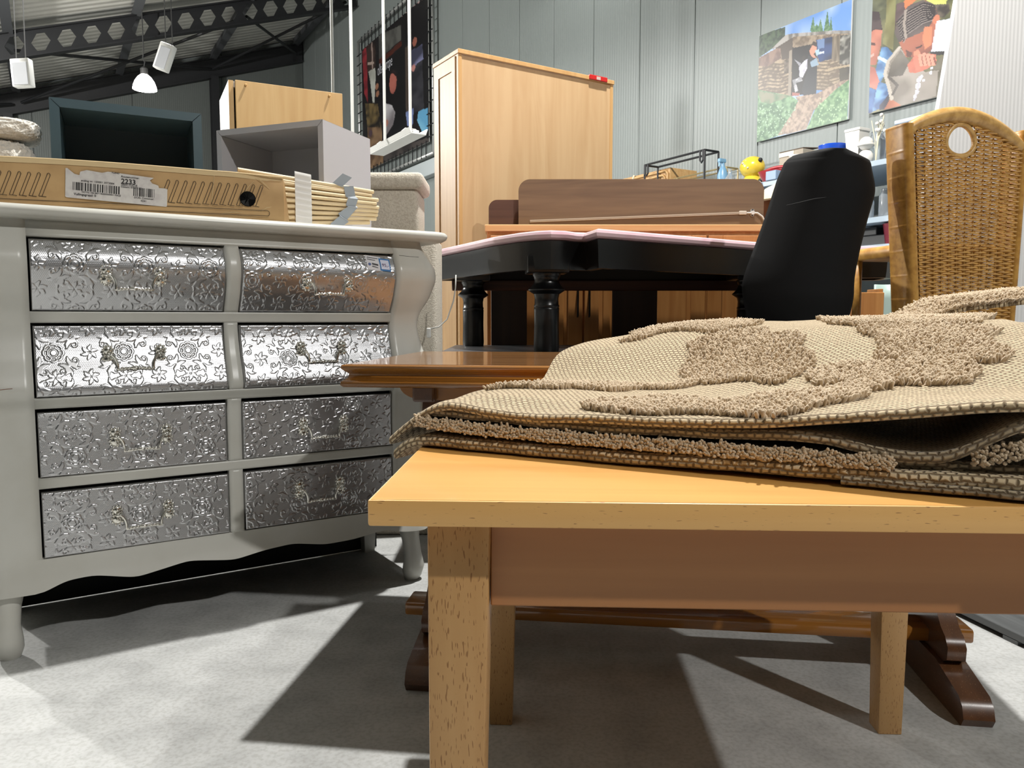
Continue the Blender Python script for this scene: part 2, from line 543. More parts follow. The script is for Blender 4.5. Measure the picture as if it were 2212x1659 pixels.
# ------------------------------------------------------------------ printed pictures on the wall
class Art:
    """a small painter for flat prints: x to the right, y down, both 0..1"""
    def __init__(s, nx, ny, col):
        s.nx, s.ny = nx, ny
        s.x, s.y = np.meshgrid(np.linspace(0, 1, nx), np.linspace(0, 1, ny), indexing='ij')
        s.a = np.ones((nx, ny, 3)) * np.array(srgb(*col))
    def noise(s, kx, ky):
        g = rng.random((kx + 2, ky + 2))
        fx, fy = s.x * kx, s.y * ky
        i, j = fx.astype(int), fy.astype(int)
        u, v = fx - i, fy - j
        return (g[i, j] * (1 - u) + g[i + 1, j] * u) * (1 - v) + (g[i, j + 1] * (1 - u) + g[i + 1, j + 1] * u) * v
    def mask(s, pts):
        m = np.zeros(s.x.shape, bool)
        n = len(pts)
        for i in range(n):
            (x0, y0), (x1, y1) = pts[i], pts[(i + 1) % n]
            if y0 == y1: continue
            c = ((y0 > s.y) != (y1 > s.y)) & (s.x < (x1 - x0) * (s.y - y0) / (y1 - y0) + x0)
            m ^= c
        return m
    def put(s, m, col, col2=None, k=None, bias=0.5, amp=1.0):
        c1 = np.array(srgb(*col))
        if col2 is None:
            s.a[m] = c1
        else:
            f = np.clip((s.noise(*k) * .65 + s.noise(k[0] * 2, k[1] * 2) * .35 - bias) * 3 * amp + .5, 0, 1)[..., None]
            mix = c1 * (1 - f) + np.array(srgb(*col2)) * f
            s.a[m] = mix[m]
    def poly(s, pts, col, col2=None, k=None, **kw): s.put(s.mask(pts), col, col2, k, **kw)
    def ell(s, cx, cy, rx, ry, col, col2=None, k=None, rot=0.0, **kw):
        c, d = math.cos(rot), math.sin(rot)
        u = ((s.x - cx) * c + (s.y - cy) * d) / rx
        v = (-(s.x - cx) * d + (s.y - cy) * c) / ry
        s.put(u * u + v * v < 1, col, col2, k, **kw)
    def line(s, pts, w, col):
        for (x0, y0), (x1, y1) in zip(pts, pts[1:]):
            dx, dy = x1 - x0, y1 - y0
            t = np.clip(((s.x - x0) * dx + (s.y - y0) * dy) / (dx * dx + dy * dy + 1e-9), 0, 1)
            s.put(np.hypot(s.x - x0 - t * dx, s.y - y0 - t * dy) < w, col)

def hang_print(name, label, cat, by_right, w, z0, z1, art, mt, thick=0.025, gap=0.01):
    """a printed board flat on the right hand wall; its left edge (as seen) is the far one"""
    t = hall_empty(name, label, cat, -gap - thick, by_right, z0)
    h = z1 - z0
    MB().box((0, 0, 0), (thick, w, h), 0.004, 1).build('board', M_white, t)
    np_grid('print', np.full(art.x.shape, -0.0015), (1 - art.x) * w, (1 - art.y) * h, mt, t, col=art.a)
    return t

M_print = print_mat('photo_print', 0.35)

# --- picture of a stone hut on a hillside
def c1(x, y):
    nx = (x - 20) / 1015.0
    top, bot = 395 - 395 * nx, 1600 - 245 * nx
    return (nx, (y - top) / (bot - top))
def P1(*p): return [c1(*q) for q in p]
A1 = Art(190, 190, (104, 140, 190))
A1.put(A1.y < 2, (92, 132, 190), (150, 172, 205), (5, 5), bias=.55)
A1.poly(P1((20, 380), (330, 285), (330, 420), (200, 520), (20, 640)), (34, 48, 40), (66, 84, 62), (40, 40))
for (x, y, w, h) in ((640, 170, 30, 170), (720, 200, 34, 150), (790, 110, 34, 240), (830, 180, 20, 160), (680, 260, 60, 90)):
    A1.poly(P1((x - w, y + h), (x, y), (x + w, y + h)), (60, 96, 66), (96, 126, 92), (60, 60))
A1.poly(P1((20, 640), (210, 540), (420, 380), (1050, 350), (1050, 960), (700, 1010), (420, 1080), (20, 1040)), (150, 133, 112), (92, 78, 66), (34, 46), bias=.5)
for k in range(9):                              # courses of rough stone
    y = 700 + k * 40
    A1.line(P1((20, y + 30), (140, y), (280, y + 10), (400, y - 25)), .006, (86, 74, 62))
    A1.line(P1((700, y - 20), (820, y - 10), (930, y - 45)), .006, (92, 80, 66))
A1.poly(P1((20, 640), (210, 540), (280, 520), (290, 640), (120, 740), (20, 730)), (96, 76, 70), (128, 104, 92), (26, 20))
A1.poly(P1((200, 530), (350, 375), (420, 370), (420, 640), (300, 660), (280, 530)), (72, 62, 56))
A1.poly(P1((330, 660), (420, 620), (420, 800), (330, 820)), (110, 98, 86), (70, 60, 52), (30, 30))
A1.poly(P1((340, 375), (430, 360), (850, 340), (1050, 350), (1050, 385), (860, 378), (430, 400), (190, 545), (180, 530)), (150, 146, 142), (96, 92, 88), (30, 10))
A1.poly(P1((420, 520), (520, 480), (610, 480), (700, 640), (700, 1050), (420, 1065)), (26, 24, 28))
A1.poly(P1((420, 400), (690, 385), (680, 470), (610, 490), (430, 525)), (138, 122, 104), (96, 82, 68), (30, 30))
A1.poly(P1((385, 560), (415, 545), (415, 1070), (385, 1075)), (132, 122, 110))
A1.poly(P1((680, 440), (850, 410), (850, 660), (720, 690), (690, 600)), (34, 58, 104), (22, 36, 66), (10, 14))
A1.poly(P1((690, 440), (770, 425), (770, 530), (700, 545)), (88, 112, 150))
A1.poly(P1((700, 580), (770, 568), (770, 592), (700, 606)), (178, 186, 200))
A1.poly(P1((850, 410), (930, 400), (930, 690), (850, 680)), (120, 108, 92), (84, 74, 62), (40, 8))
A1.poly(P1((930, 400), (1050, 390), (1040, 740), (930, 720)), (52, 50, 46), (150, 148, 140), (26, 26), bias=.62)
A1.poly(P1((930, 740), (1040, 730), (1030, 900), (940, 920)), (60, 54, 44), (38, 34, 30), (14, 14))
A1.line(P1((820, 775), (1040, 742)), .009, (148, 132, 108))
# two figures in the doorway
A1.poly(P1((600, 620), (640, 600), (700, 740), (695, 1060), (560, 1070), (540, 1000), (590, 800)), (34, 36, 44))
A1.poly(P1((620, 690), (690, 640), (715, 720), (640, 750)), (122, 142, 160))
A1.poly(P1((610, 560), (640, 500), (685, 500), (690, 560), (655, 600), (690, 640), (650, 640), (620, 600)), (186, 128, 108))
A1.poly(P1((625, 500), (650, 455), (690, 470), (690, 520), (650, 500)), (48, 38, 36))
A1.poly(P1((670, 560), (715, 540), (720, 600), (690, 620)), (142, 168, 182))
A1.poly(P1((500, 740), (560, 670), (595, 650), (590, 760), (545, 860), (510, 860)), (196, 194, 210), (150, 150, 160), (30, 30))
A1.poly(P1((440, 650), (520, 700), (510, 740)), (130, 130, 138))
A1.poly(P1((430, 890), (530, 850), (545, 900), (470, 920), (500, 1010), (465, 1030)), (172, 172, 178), (120, 120, 126), (40, 40))
A1.ell(*c1(548, 640), .02, .022, (40, 34, 34))
A1.poly(P1((430, 1030), (520, 1040), (510, 1070), (430, 1070)), (140, 84, 78))
# slope and footpath
A1.poly(P1((10, 1000), (420, 1070), (500, 1120), (470, 1230), (270, 1530), (10, 1620)), (58, 96, 66), (112, 146, 110), (40, 40), bias=.55)
A1.poly(P1((10, 1010), (260, 1050), (420, 1070), (160, 1160), (60, 1140)), (120, 120, 100), (70, 104, 74), (18, 14))
A1.poly(P1((470, 1080), (700, 1050), (930, 930), (1030, 900), (900, 1010), (680, 1240), (600, 1460), (270, 1530), (440, 1260), (500, 1130)), (158, 138, 122), (116, 98, 86), (44, 44))
A1.poly(P1((1040, 900), (1030, 1370), (600, 1470), (690, 1230), (900, 1010)), (62, 104, 66), (118, 154, 108), (40, 40), bias=.55)
for _ in range(130):
    x, y = random.uniform(20, 480), random.uniform(1180, 1560)
    if x < 500 - (y - 1180) * .5: A1.ell(*c1(x, y), .006, .006, (150, 178, 150))
for _ in range(50):
    x, y = random.uniform(720, 1030), random.uniform(1090, 1380)
    A1.ell(*c1(x, y), .006, .006, (150, 182, 140))
hang_print('wall_picture', 'printed picture of a stone hut and footpath on the panelled wall', 'picture', 8.92, 1.12, 2.83, 3.95, A1, M_print)

# --- picture of a child drinking from cupped hands
def c2(x, y):
    nx = (x - 150) / 2420.0
    bot = 1555 - .236 * (x - 130)
    top = -145 - .40 * (x - 150)
    return (nx, (y - top) / (bot - top))
def P2(*p): return [c2(*q) for q in p]
A2 = Art(230, 190, (84, 82, 60))
A2.put(A2.y < 2, (78, 80, 58), (122, 118, 84), (10, 8))
A2.poly(P2((130, 0), (650, -160), (480, 110), (340, 140), (160, 250)), (98, 100, 76), (70, 72, 56), (20, 20))
A2.poly(P2((350, -50), (480, -50), (460, 700), (310, 620), (350, 250)), (128, 126, 86), (104, 100, 66), (24, 10))
A2.poly(P2((480, 100), (600, 60), (640, 200), (500, 330), (470, 480)), (92, 74, 76), (70, 58, 58), (16, 16))
A2.poly(P2((580, 60), (720, -80), (760, 30), (600, 170)), (186, 110, 72))
A2.poly(P2((860, 40), (1000, -150), (1130, -60), (1120, 110), (960, 110)), (196, 196, 110), (160, 164, 84), (14, 14))
A2.poly(P2((950, 1000), (1300, 500), (1400, 1300), (900, 1420)), (84, 78, 66), (110, 104, 90), (12, 12))
# boy at the left
A2.poly(P2((130, 190), (250, 200), (300, 420), (280, 600), (130, 620)), (70, 56, 58), (52, 40, 42), (20, 20))
A2.poly(P2((130, 470), (200, 430), (300, 440), (290, 640), (230, 900), (130, 900)), (176, 112, 94), (132, 78, 66), (10, 8))
A2.poly(P2((130, 600), (210, 610), (215, 640), (130, 640)), (80, 48, 46))
A2.poly(P2((130, 780), (200, 740), (200, 770), (130, 820)), (196, 150, 140))
A2.poly(P2((300, 660), (380, 660), (470, 760), (400, 940), (300, 1140), (220, 1000), (270, 800)), (110, 150, 190), (62, 96, 140), (18, 18))
A2.line(P2((270, 800), (400, 870)), .010, (176, 196, 214))
A2.poly(P2((130, 900), (220, 940), (290, 1120), (260, 1230), (130, 1180)), (184, 116, 104), (150, 88, 78), (10, 10))
A2.poly(P2((280, 1120), (400, 1150), (440, 1300), (300, 1480), (190, 1530), (240, 1250)), (112, 156, 200), (54, 84, 130), (20, 20))
A2.poly(P2((130, 1190), (250, 1230), (200, 1540), (130, 1540)), (38, 64, 110), (70, 104, 156), (20, 20))
A2.poly(P2((300, 1440), (440, 1270), (420, 1480), (300, 1500)), (46, 44, 62))
A2.poly(P2((370, 1490), (440, 1360), (700, 1350), (600, 1440)), (170, 104, 78), (140, 84, 62), (12, 12))
# the child: hood, head, braids, hands
A2.poly(P2((540, 660), (600, 720), (700, 900), (900, 1000), (1060, 980), (1040, 1330), (600, 1440), (470, 1350), (360, 1050), (400, 850)), (150, 142, 134), (116, 108, 100), (10, 8))
A2.poly(P2((560, 700), (690, 860), (600, 1040), (400, 1060), (440, 880)), (112, 106, 98), (84, 78, 72), (8, 8))
A2.line(P2((545, 665), (400, 850), (362, 1010), (420, 1180), (470, 1350)), .010, (176, 168, 158))
A2.line(P2((420, 1060), (540, 1170), (480, 1290)), .008, (84, 78, 74))
A2.poly(P2((480, 450), (600, 180), (860, 50), (1000, 170), (1040, 300), (960, 720), (860, 800), (640, 800), (560, 650)), (152, 92, 74), (112, 66, 56), (6, 6))
A2.poly(P2((470, 470), (520, 280), (640, 120), (820, 50), (960, 100), (1030, 260), (960, 330), (900, 440), (620, 560), (530, 600)), (92, 82, 80), (70, 62, 62), (10, 10))
for k in range(9):                              # cornrows
    o_ = k * 42
    A2.line(P2((500 + k * 12, 330 + o_ * .75), (640, 190 + o_ * .85), (830, 90 + o_ * .75), (980, 130 + o_ * .5)), .0055, (44, 38, 40))
    A2.line(P2((505 + k * 12, 350 + o_ * .75), (640, 210 + o_ * .85), (830, 108 + o_ * .75), (975, 146 + o_ * .5)), .003, (132, 122, 118))
A2.line(P2((610, 180), (595, 360), (625, 540)), .007, (140, 130, 122))
A2.poly(P2((980, 120), (1150, 110), (1170, 210), (1090, 290), (1030, 260)), (52, 46, 44), (92, 84, 74), (30, 30))
A2.ell(*c2(1005, 310), .018, .035, (178, 110, 86))
A2.poly(P2((860, 400), (960, 400), (960, 640), (880, 700), (840, 560)), (192, 116, 86), (164, 96, 72), (6, 6))
A2.poly(P2((760, 670), (840, 640), (850, 655), (770, 690)), (48, 34, 34))
A2.poly(P2((630, 700), (720, 740), (700, 800), (650, 790)), (84, 54, 48))
A2.poly(P2((740, 720), (800, 700), (830, 760), (780, 790), (740, 780)), (204, 122, 98))
A2.poly(P2((1010, 330), (1200, 300), (1160, 730), (960, 730)), (206, 212, 226), (178, 184, 200), (8, 8))
A2.poly(P2((950, 730), (1160, 735), (1140, 780), (940, 780)), (40, 38, 42))
A2.poly(P2((660, 900), (740, 790), (850, 800), (910, 750), (1020, 770), (1030, 860), (920, 960), (780, 1010), (690, 1000)), (178, 102, 84), (140, 76, 64), (10, 10))
for x in (820, 870, 920, 970):
    A2.line(P2((x, 760 + abs(x - 880) * .3), (x + 30, 900)), .011, (200, 136, 116))
    A2.line(P2((x + 26, 780 + abs(x - 880) * .3), (x + 52, 900)), .004, (110, 58, 50))
A2.line(P2((760, 800), (800, 950)), .013, (188, 108, 90))
for (x, y, r) in ((820, 1100, .012), (810, 1180, .014), (800, 1260, .011), (780, 1320, .010), (880, 1110, .006), (965, 1010, .008), (975, 950, .006), (850, 1060, .008)):
    A2.ell(*c2(x, y), r, r * 1.6, (206, 206, 216))
A2.line(P2((825, 1060), (810, 1240), (770, 1370)), .005, (170, 168, 178))
hang_print('wall_picture', 'printed picture of a braided child drinking from cupped hands', 'picture', 6.95, 1.75, 2.83, 3.88 + .12, A2, M_print)

# --- dark laced banner
def c3(x, y):
    nx = (x - 65) / 665.0
    top, bot = 470 - 500 * nx, 1700 - 280 * nx
    return (nx, (y - top) / (bot - top))
def P3(*p): return [c3(*q) for q in p]
A3 = Art(130, 130, (28, 26, 28))
A3.poly(P3((70, 480), (130, 420), (130, 1000), (90, 900)), (150, 48, 56), (90, 34, 40), (10, 20))
A3.poly(P3((120, 430), (230, 330), (220, 640), (130, 700)), (60, 46, 42), (34, 28, 28), (14, 14))
A3.line(P3((185, 400), (190, 640)), .012, (150, 130, 122))
A3.line(P3((140, 600), (200, 590)), .010, (168, 150, 140))
A3.poly(P3((140, 680), (215, 640), (225, 700), (205, 990), (185, 990), (160, 780)), (188, 190, 182), (150, 150, 142), (12, 12))
for (x, y) in ((235, 830), (240, 900), (180, 1090), (230, 1060), (150, 1070)):
    A3.ell(*c3(x, y), .030, .024, (150, 106, 84))
A3.poly(P3((95, 1000), (240, 1000), (280, 1240), (240, 1250), (120, 1250)), (34, 30, 28), (120, 102, 66), (14, 18), bias=.58)
A3.poly(P3((120, 1240), (280, 1240), (300, 1700), (120, 1700)), (140, 112, 84), (92, 70, 52), (14, 20))
A3.ell(*c3(155, 1300), .03, .03, (80, 62, 70))
A3.poly(P3((265, 320), (490, 230), (490, 380), (300, 520), (265, 560)), (96, 96, 92), (70, 70, 68), (20, 14))
A3.poly(P3((265, 560), (490, 390), (500, 430), (265, 620)), (74, 34, 26))
A3.poly(P3((265, 620), (500, 440), (500, 1240), (300, 1400)), (20, 19, 22))
A3.ell(*c3(405, 790), .055, .085, (176, 104, 92), (130, 70, 64), (6, 8))
A3.poly(P3((365, 720), (400, 660), (440, 690), (440, 740), (400, 700)), (40, 30, 32))
A3.poly(P3((330, 1000), (390, 1020), (425, 1100), (400, 1220), (320, 1340), (295, 1180)), (190, 188, 192), (120, 114, 118), (8, 10))
A3.ell(*c3(330, 1200), .03, .03, (170, 112, 96))
A3.poly(P3((500, 140), (700, -20), (725, 80), (725, 1400), (500, 1500)), (22, 21, 24))
for k in range(6):
    A3.ell(*c3(500 + k * 38, 118 - k * 26), .022, .020, (176, 150, 146))
A3.poly(P3((525, 460), (550, 450), (550, 1230), (530, 1230)), (72, 62, 56))
A3.ell(*c3(615, 415), .030, .030, (150, 92, 76))
A3.poly(P3((580, 500), (680, 450), (690, 600), (570, 690)), (130, 132, 168), (60, 62, 80), (10, 12))
A3.poly(P3((575, 680), (680, 600), (690, 1090), (590, 1120)), (58, 58, 64), (40, 40, 46), (12, 22))
A3.ell(*c3(600, 670), .026, .024, (186, 130, 124))
A3.poly(P3((525, 1110), (600, 1060), (590, 1240), (540, 1240)), (126, 142, 190), (84, 96, 140), (8, 8))
A3.poly(P3((640, 1110), (720, 1080), (720, 1310), (680, 1340), (630, 1200)), (140, 200, 226), (96, 160, 200), (8, 10))
A3.poly(P3((300, 1480), (725, 1380), (725, 1420), (300, 1600)), (74, 68, 66), (48, 44, 44), (12, 6))
BW, BZ0, BZ1 = 3.72, 4.42, 7.25
t = hang_print('banner', 'dark printed banner laced into a pipe frame high on the wall', 'banner', 18.3, BW, BZ0, BZ1, A3, M_print, 0.02, 0.10)
M_pipe = mat('banner_pipe', srgb(196, 198, 196), 0.35, 0.6)
H_ = BZ1 - BZ0
for a, b in (((-.0, -.22, -.25), (-.0, -.22, H_ + .25)), ((0, BW + .22, -.25), (0, BW + .22, H_ + .25)), ((0, -.22, -.25), (0, BW + .22, -.25)), ((0, -.22, H_ + .25), (0, BW + .22, H_ + .25))):
    MB().tube([a, b], 0.035, 8).build('frame_pipe', M_pipe, t, smooth=True)
m = MB()
for k in range(13):
    zz = .08 + k * (H_ - .16) / 12
    for y0, y1 in ((-.25, .03), (BW - .03, BW + .25)):
        m.tube([(-.03, y0, zz), (-.03, y1, zz)], 0.012, 5)
for k in range(17):
    yy = .08 + k * (BW - .16) / 16
    for z0, z1 in ((-.29, .03), (H_ - .03, H_ + .29)):
        m.tube([(-.03, yy, z0), (-.03, yy, z1)], 0.012, 5)
m.build('lacing', M_steel, t)['kind'] = 'stuff'
text('lettering', "olls-Europe", 0.34, mat('banner_letter', srgb(176, 176, 182), 0.6), t, (-0.004, BW * .73, H_ * .70), rot=(math.pi / 2, 0, -math.pi / 2), sx=.56)
# ------------------------------------------------------------------ white bombe chest of drawers
M_chest = mat('chest_white', srgb(206, 205, 197), 0.33, var=(5, srgb(196, 194, 184), 0.45, 0.7), bump=(45, 0.05, 0.002))
M_dark = mat('dark_gap', srgb(16, 15, 15), 0.8)
M_silver = mat('embossed_metal', (0.50, 0.50, 0.51), 0.30, 1.0)
M_handle = mat('handle_silver', (0.80, 0.78, 0.72), 0.18, 1.0)
M_paper = mat('white_paper', srgb(228, 228, 232), 0.6)
M_ink = mat('black_ink', srgb(34, 32, 32), 0.7)

CHEST_RZ = math.atan(0.64)
chest = thing('chest_of_drawers', 'white bombe chest of eight drawers with embossed silver fronts', 'chest of drawers', (-1.36, 1.93, 0), CHEST_RZ)
CHX, CHY = Vector((math.cos(CHEST_RZ), math.sin(CHEST_RZ), 0)), Vector((-math.sin(CHEST_RZ), math.cos(CHEST_RZ), 0))
def on_chest(x, y, z):
    return Vector((-1.36, 1.93, 0)) + CHX * x + CHY * y + Vector((0, 0, z))
_pz = np.linspace(0.10, 1.25, 461)
_pp = np.interp(_pz, [0.10, .15, .18, .215, .25, .60, .655, .675, .695, .715, .75, .80, .85, .885, .92, .97, 1.03, 1.065, 1.11, 1.14, 1.16],
                     [.03, .022, .018, .006, .0, .0, .002, .014, .036, .042, .030, .006, -.008, -.013, -.004, .030, .054, .052, .026, .004, .0])
_ker = np.exp(-0.5 * (np.arange(-9, 10) / 3.5) ** 2); _ker /= _ker.sum()
_pp = np.convolve(np.pad(_pp, 9, mode='edge'), _ker, 'valid')
def prof(z): return np.interp(z, _pz, _pp)

XL, XR = 0.010, 1.262
BACK = 0.45
def corner_path(right, x_in):
    """plan path from the drawer opening round the corner to the back: points and outward normals"""
    pts = []
    r = 0.038
    edge = XR if right else XL
    sg = 1 if right else -1
    pts.append((x_in, 0.03, 0, -1)); pts.append((x_in, 0.0, 0, -1))
    for f in (0.25, .5, .75, 1):
        pts.append((x_in + (edge - sg * r - x_in) * f, 0.0, 0, -1))
    for k in range(1, 9):
        a = math.pi / 2 * k / 8
        pts.append((edge - sg * r + sg * r * math.sin(a), r - r * math.cos(a), sg * math.sin(a), -math.cos(a)))
    for f in (0.2, .4, .6, .8, 1):
        pts.append((edge, r + (BACK - r) * f, sg, 0))
    return np.array(pts)
def wrap(name, path, zlo, zhi, nz, m, parent):
    t = np.linspace(0, 1, nz)
    zl = np.array([zlo(p[0]) if callable(zlo) else zlo for p in path])[:, None]
    Z = zl + (zhi - zl) * t[None]
    P = prof(Z)
    amp = np.array([1.0 if i else 1.0 for i in range(len(path))])[:, None]
    X = path[:, 0:1] + path[:, 2:3] * P * amp
    Y = path[:, 1:2] + path[:, 3:4] * P * amp
    return np_grid(name, X, Y, Z, m, parent)
wrap('corner_panel', corner_path(True, 1.142), 0.262, 1.158, 110, M_chest, chest)
wrap('corner_panel', corner_path(False, 0.131), 0.262, 1.158, 110, M_chest, chest)
def rail(name, x0, x1, z0, z1, nz=6, nx=14, lift=0.0):
    xs = np.concatenate([[x0], np.linspace(x0, x1, nx), [x1]])
    zs = np.concatenate([[z0], np.linspace(z0, z1, nz), [z1]])
    X, Z = np.meshgrid(xs, zs, indexing='ij')
    Y = -prof(Z) - lift
    Y[0, :] = .03; Y[-1, :] = .03; Y[:, 0] = .03; Y[:, -1] = .03
    return np_grid(name, X, Y, Z, M_chest, chest)
for a, b in ((1.113, 1.158), (0.891, 0.921), (0.666, 0.696), (0.452, 0.480), (0.255, 0.262)):
    rail('rail', 0.131, 1.142, a, b)
for a, b in ((0.921, 1.113), (0.696, 0.891), (0.480, 0.666), (0.262, 0.452)):
    rail('divider', 0.6155, 0.6535, a, b, 24, 4)
MB().box((0.03, 0.034, 0.262), (1.245, BACK - .01, 1.15)).build('carcass', M_dark, chest)
MB().box((0.012, BACK - .01, 0.004), (1.26, BACK, 1.157)).build('back_panel', M_dark, chest)
# skirt with a scalloped lower edge
_sx = [-.02, .032, .125, .182, .249, .352, .416, .492, .618, .709, .797, .899, .994, 1.106, 1.17, 1.24, 1.30]
_sz = [.178, .178, .176, .199, .202, .179, .189, .201, .183, .197, .203, .185, .187, .201, .184, .180, .178]
_xx = np.linspace(-.02, 1.30, 300)
_ss = np.convolve(np.pad(np.interp(_xx, _sx, _sz), 8, mode='edge'), np.exp(-0.5 * (np.arange(-8, 9) / 3.5) ** 2) / np.exp(-0.5 * (np.arange(-8, 9) / 3.5) ** 2).sum(), 'valid')
def scallop(x): return float(np.interp(x, _xx, _ss))
pl_, pr_ = corner_path(False, 0.131)[2:], corner_path(True, 1.142)[2:]
front = np.array([(x, 0.0, 0, -1) for x in np.linspace(0.131, 1.142, 90)])
path = np.concatenate([pl_[::-1], front, pr_])
wrap('skirt', path, scallop, 0.2625, 14, M_chest, chest)
m = MB()                                        # inner thickness of the skirt
for a, b in zip(path[:-1], path[1:]):
    za, zb = scallop(a[0]), scallop(b[0])
    pa, pb = prof(za), prof(zb)
    A_ = (a[0] + a[2] * pa, a[1] + a[3] * pa); B_ = (b[0] + b[2] * pb, b[1] + b[3] * pb)
    m.quad((*A_, za), (*B_, zb), (b[0] - b[2] * .02, b[1] - b[3] * .02, zb), (a[0] - a[2] * .02, a[1] - a[3] * .02, za))
m.build('skirt_edge', M_chest, chest)
for (x, y, f) in ((0.055, 0.045, 1), (1.215, 0.045, 1)):
    sx = -1 if x < .5 else 1
    ln = [(x - sx * .006, y + .004, .27), (x, y, .20), (x + sx * .006, y - .006, .14), (x + sx * .010, y - .012, .09), (x + sx * .012, y - .016, .05), (x + sx * .008, y - .010, .022), (x + sx * .006, y - .008, 0.0)]
    MB().tube(ln, [.040, .038, .030, .030, .037, .034, .024], 16).build('foot', M_chest, chest, auto=50)
for x in (0.05, 1.215):
    MB().hexa([(x - .02, .40, 0), (x + .02, .40, 0), (x + .02, .44, 0), (x - .02, .44, 0)], [(x - .03, .385, .26), (x + .03, .385, .26), (x + .03, .445, .26), (x - .03, .445, .26)]).build('foot', M_chest, chest)
# top slab with a rounded, moulded edge and clipped corners
m = MB()
rings = []
for z, o in ((1.156, .030), (1.158, .012), (1.164, .003), (1.172, .0), (1.180, .001), (1.187, .007), (1.190, .016), (1.1915, .030)):
    x0, x1, y0, y1, c = -.062 + o, 1.335 - o, -.058 + o, BACK + .012, .030
    rings.append([m.bm.verts.new((x, y, z)) for x, y in ((x0, y1), (x0, y0 + c), (x0 + c * .3, y0 + c * .25), (x0 + c, y0), (x1 - c, y0), (x1 - c * .3, y0 + c * .25), (x1, y0 + c), (x1, y1))])
for A_, B_ in zip(rings, rings[1:]):
    for k in range(8):
        m.bm.faces.new((A_[k], A_[(k + 1) % 8], B_[(k + 1) % 8], B_[k]))
m.bm.faces.new(rings[0][::-1]); m.bm.faces.new(rings[-1])
m.build('top', M_chest, chest, auto=50)

# ---- embossed damask: one tile of height, sampled on every drawer front
TW, TH = 0.166, 0.128
tn, tm = 400, 320
tx, ty = np.meshgrid((np.arange(tn) + .5) / tn * TW, (np.arange(tm) + .5) / tm * TH, indexing='ij')
def fold(x, c, w): return (x - c + w / 2) % w - w / 2
def smooth(a, b, x):
    t = np.clip((x - a) / (b - a), 0, 1); return t * t * (3 - 2 * t)
hexa_ = np.zeros_like(tx)
pit = 0.0043
rows_ = int(round(TH / (pit * .866) / 2)) * 2; ph = TH / rows_; cols_ = int(round(TW / pit)); pw_ = TW / cols_
r0 = np.floor(ty / ph)
best = np.full_like(tx, 9.0)
for dr in (-1, 0, 1):
    rr = r0 + dr
    cx_ = (np.floor((tx - (rr % 2) * pw_ / 2) / pw_) + .5) * pw_ + (rr % 2) * pw_ / 2
    for dc in (-1, 0, 1):
        best = np.minimum(best, np.hypot(tx - cx_ - dc * pw_, ty - (rr + .5) * ph))
pebble = 0.55 * smooth(pit * .54, pit * .10, best)
relief = np.zeros_like(tx)
def seg_dist(pts, cx0, cy0):
    X, Y = fold(tx, cx0, TW), fold(ty, cy0, TH)
    d = np.full_like(tx, 9.0); u = np.zeros_like(tx)
    n = len(pts)
    for i in range(n - 1):
        (x0, y0), (x1, y1) = pts[i], pts[i + 1]
        dx, dy = x1 - x0, y1 - y0
        t = np.clip(((X - x0) * dx + (Y - y0) * dy) / (dx * dx + dy * dy + 1e-12), 0, 1)
        q = np.hypot(X - x0 - t * dx, Y - y0 - t * dy)
        s_ = (i + t) / (n - 1)
        b_ = q < d
        d[b_] = q[b_]; u[b_] = s_[b_]
    return d, u
def stroke(pts, w, h=1.0, cx0=0, cy0=0):
    """raised scroll; w is a function of the position along it"""
    global relief
    d, u = seg_dist(pts, cx0, cy0)
    ww = w(u)
    relief = np.maximum(relief, h * smooth(1.0, 0.72, d / np.maximum(ww, 1e-5)))
def flower(cx0, cy0, R):
    global relief
    X, Y = fold(tx, cx0, TW), fold(ty, cy0, TH)
    r, a = np.hypot(X, Y), np.arctan2(Y, X)
    edge = R * (0.84 + 0.16 * np.abs(np.cos(4 * a)) ** .6)
    f = smooth(edge, edge * .86, r)
    f *= 1 - .75 * smooth(R * .12, R * .05, np.abs(r - R * .62 - .0 * a) ) * (np.abs(np.cos(4 * a)) > .35)
    f *= 1 - .8 * smooth(R * .09, R * .03, np.abs(r - R * .33))
    f = np.maximum(f, smooth(R * .22, R * .10, r))
    relief = np.maximum(relief, f)
for (cx0, cy0, sc) in ((TW / 2, TH / 2, 1.0),):
    flower(cx0, cy0, .0285)
    for k in range(8):                          # curled leaves in pairs around each flower
        a0 = 2 * math.pi * (k + .5) / 8
        fl = 1 if k % 2 else -1
        ca, sa = math.cos(a0), math.sin(a0)
        loc = [(.033, .001 * fl), (.038, -.007 * fl), (.047, -.013 * fl), (.057, -.011 * fl), (.061, -.003 * fl), (.057, .005 * fl), (.050, .005 * fl), (.048, -.001 * fl)]
        if sc < 1: loc = [(x * .86, y * .86) for x, y in loc]
        P = [(x * ca - y * sa, (x * sa + y * ca)) for x, y in loc]
        stroke(P, lambda u: .0024 + .0052 * np.sin(np.clip(u * 1.7, 0, 1) * math.pi), 1.0, cx0, cy0)
        tip = [(.052, -.012 * fl), (.062, -.017 * fl), (.073, -.013 * fl)]
        if sc < 1: tip = [(x * .86, y * .86) for x, y in tip]
        P = [(x * ca - y * sa, (x * sa + y * ca)) for x, y in tip]
        stroke(P, lambda u: .0085 * (1 - u) + .0008, 1.0, cx0, cy0)
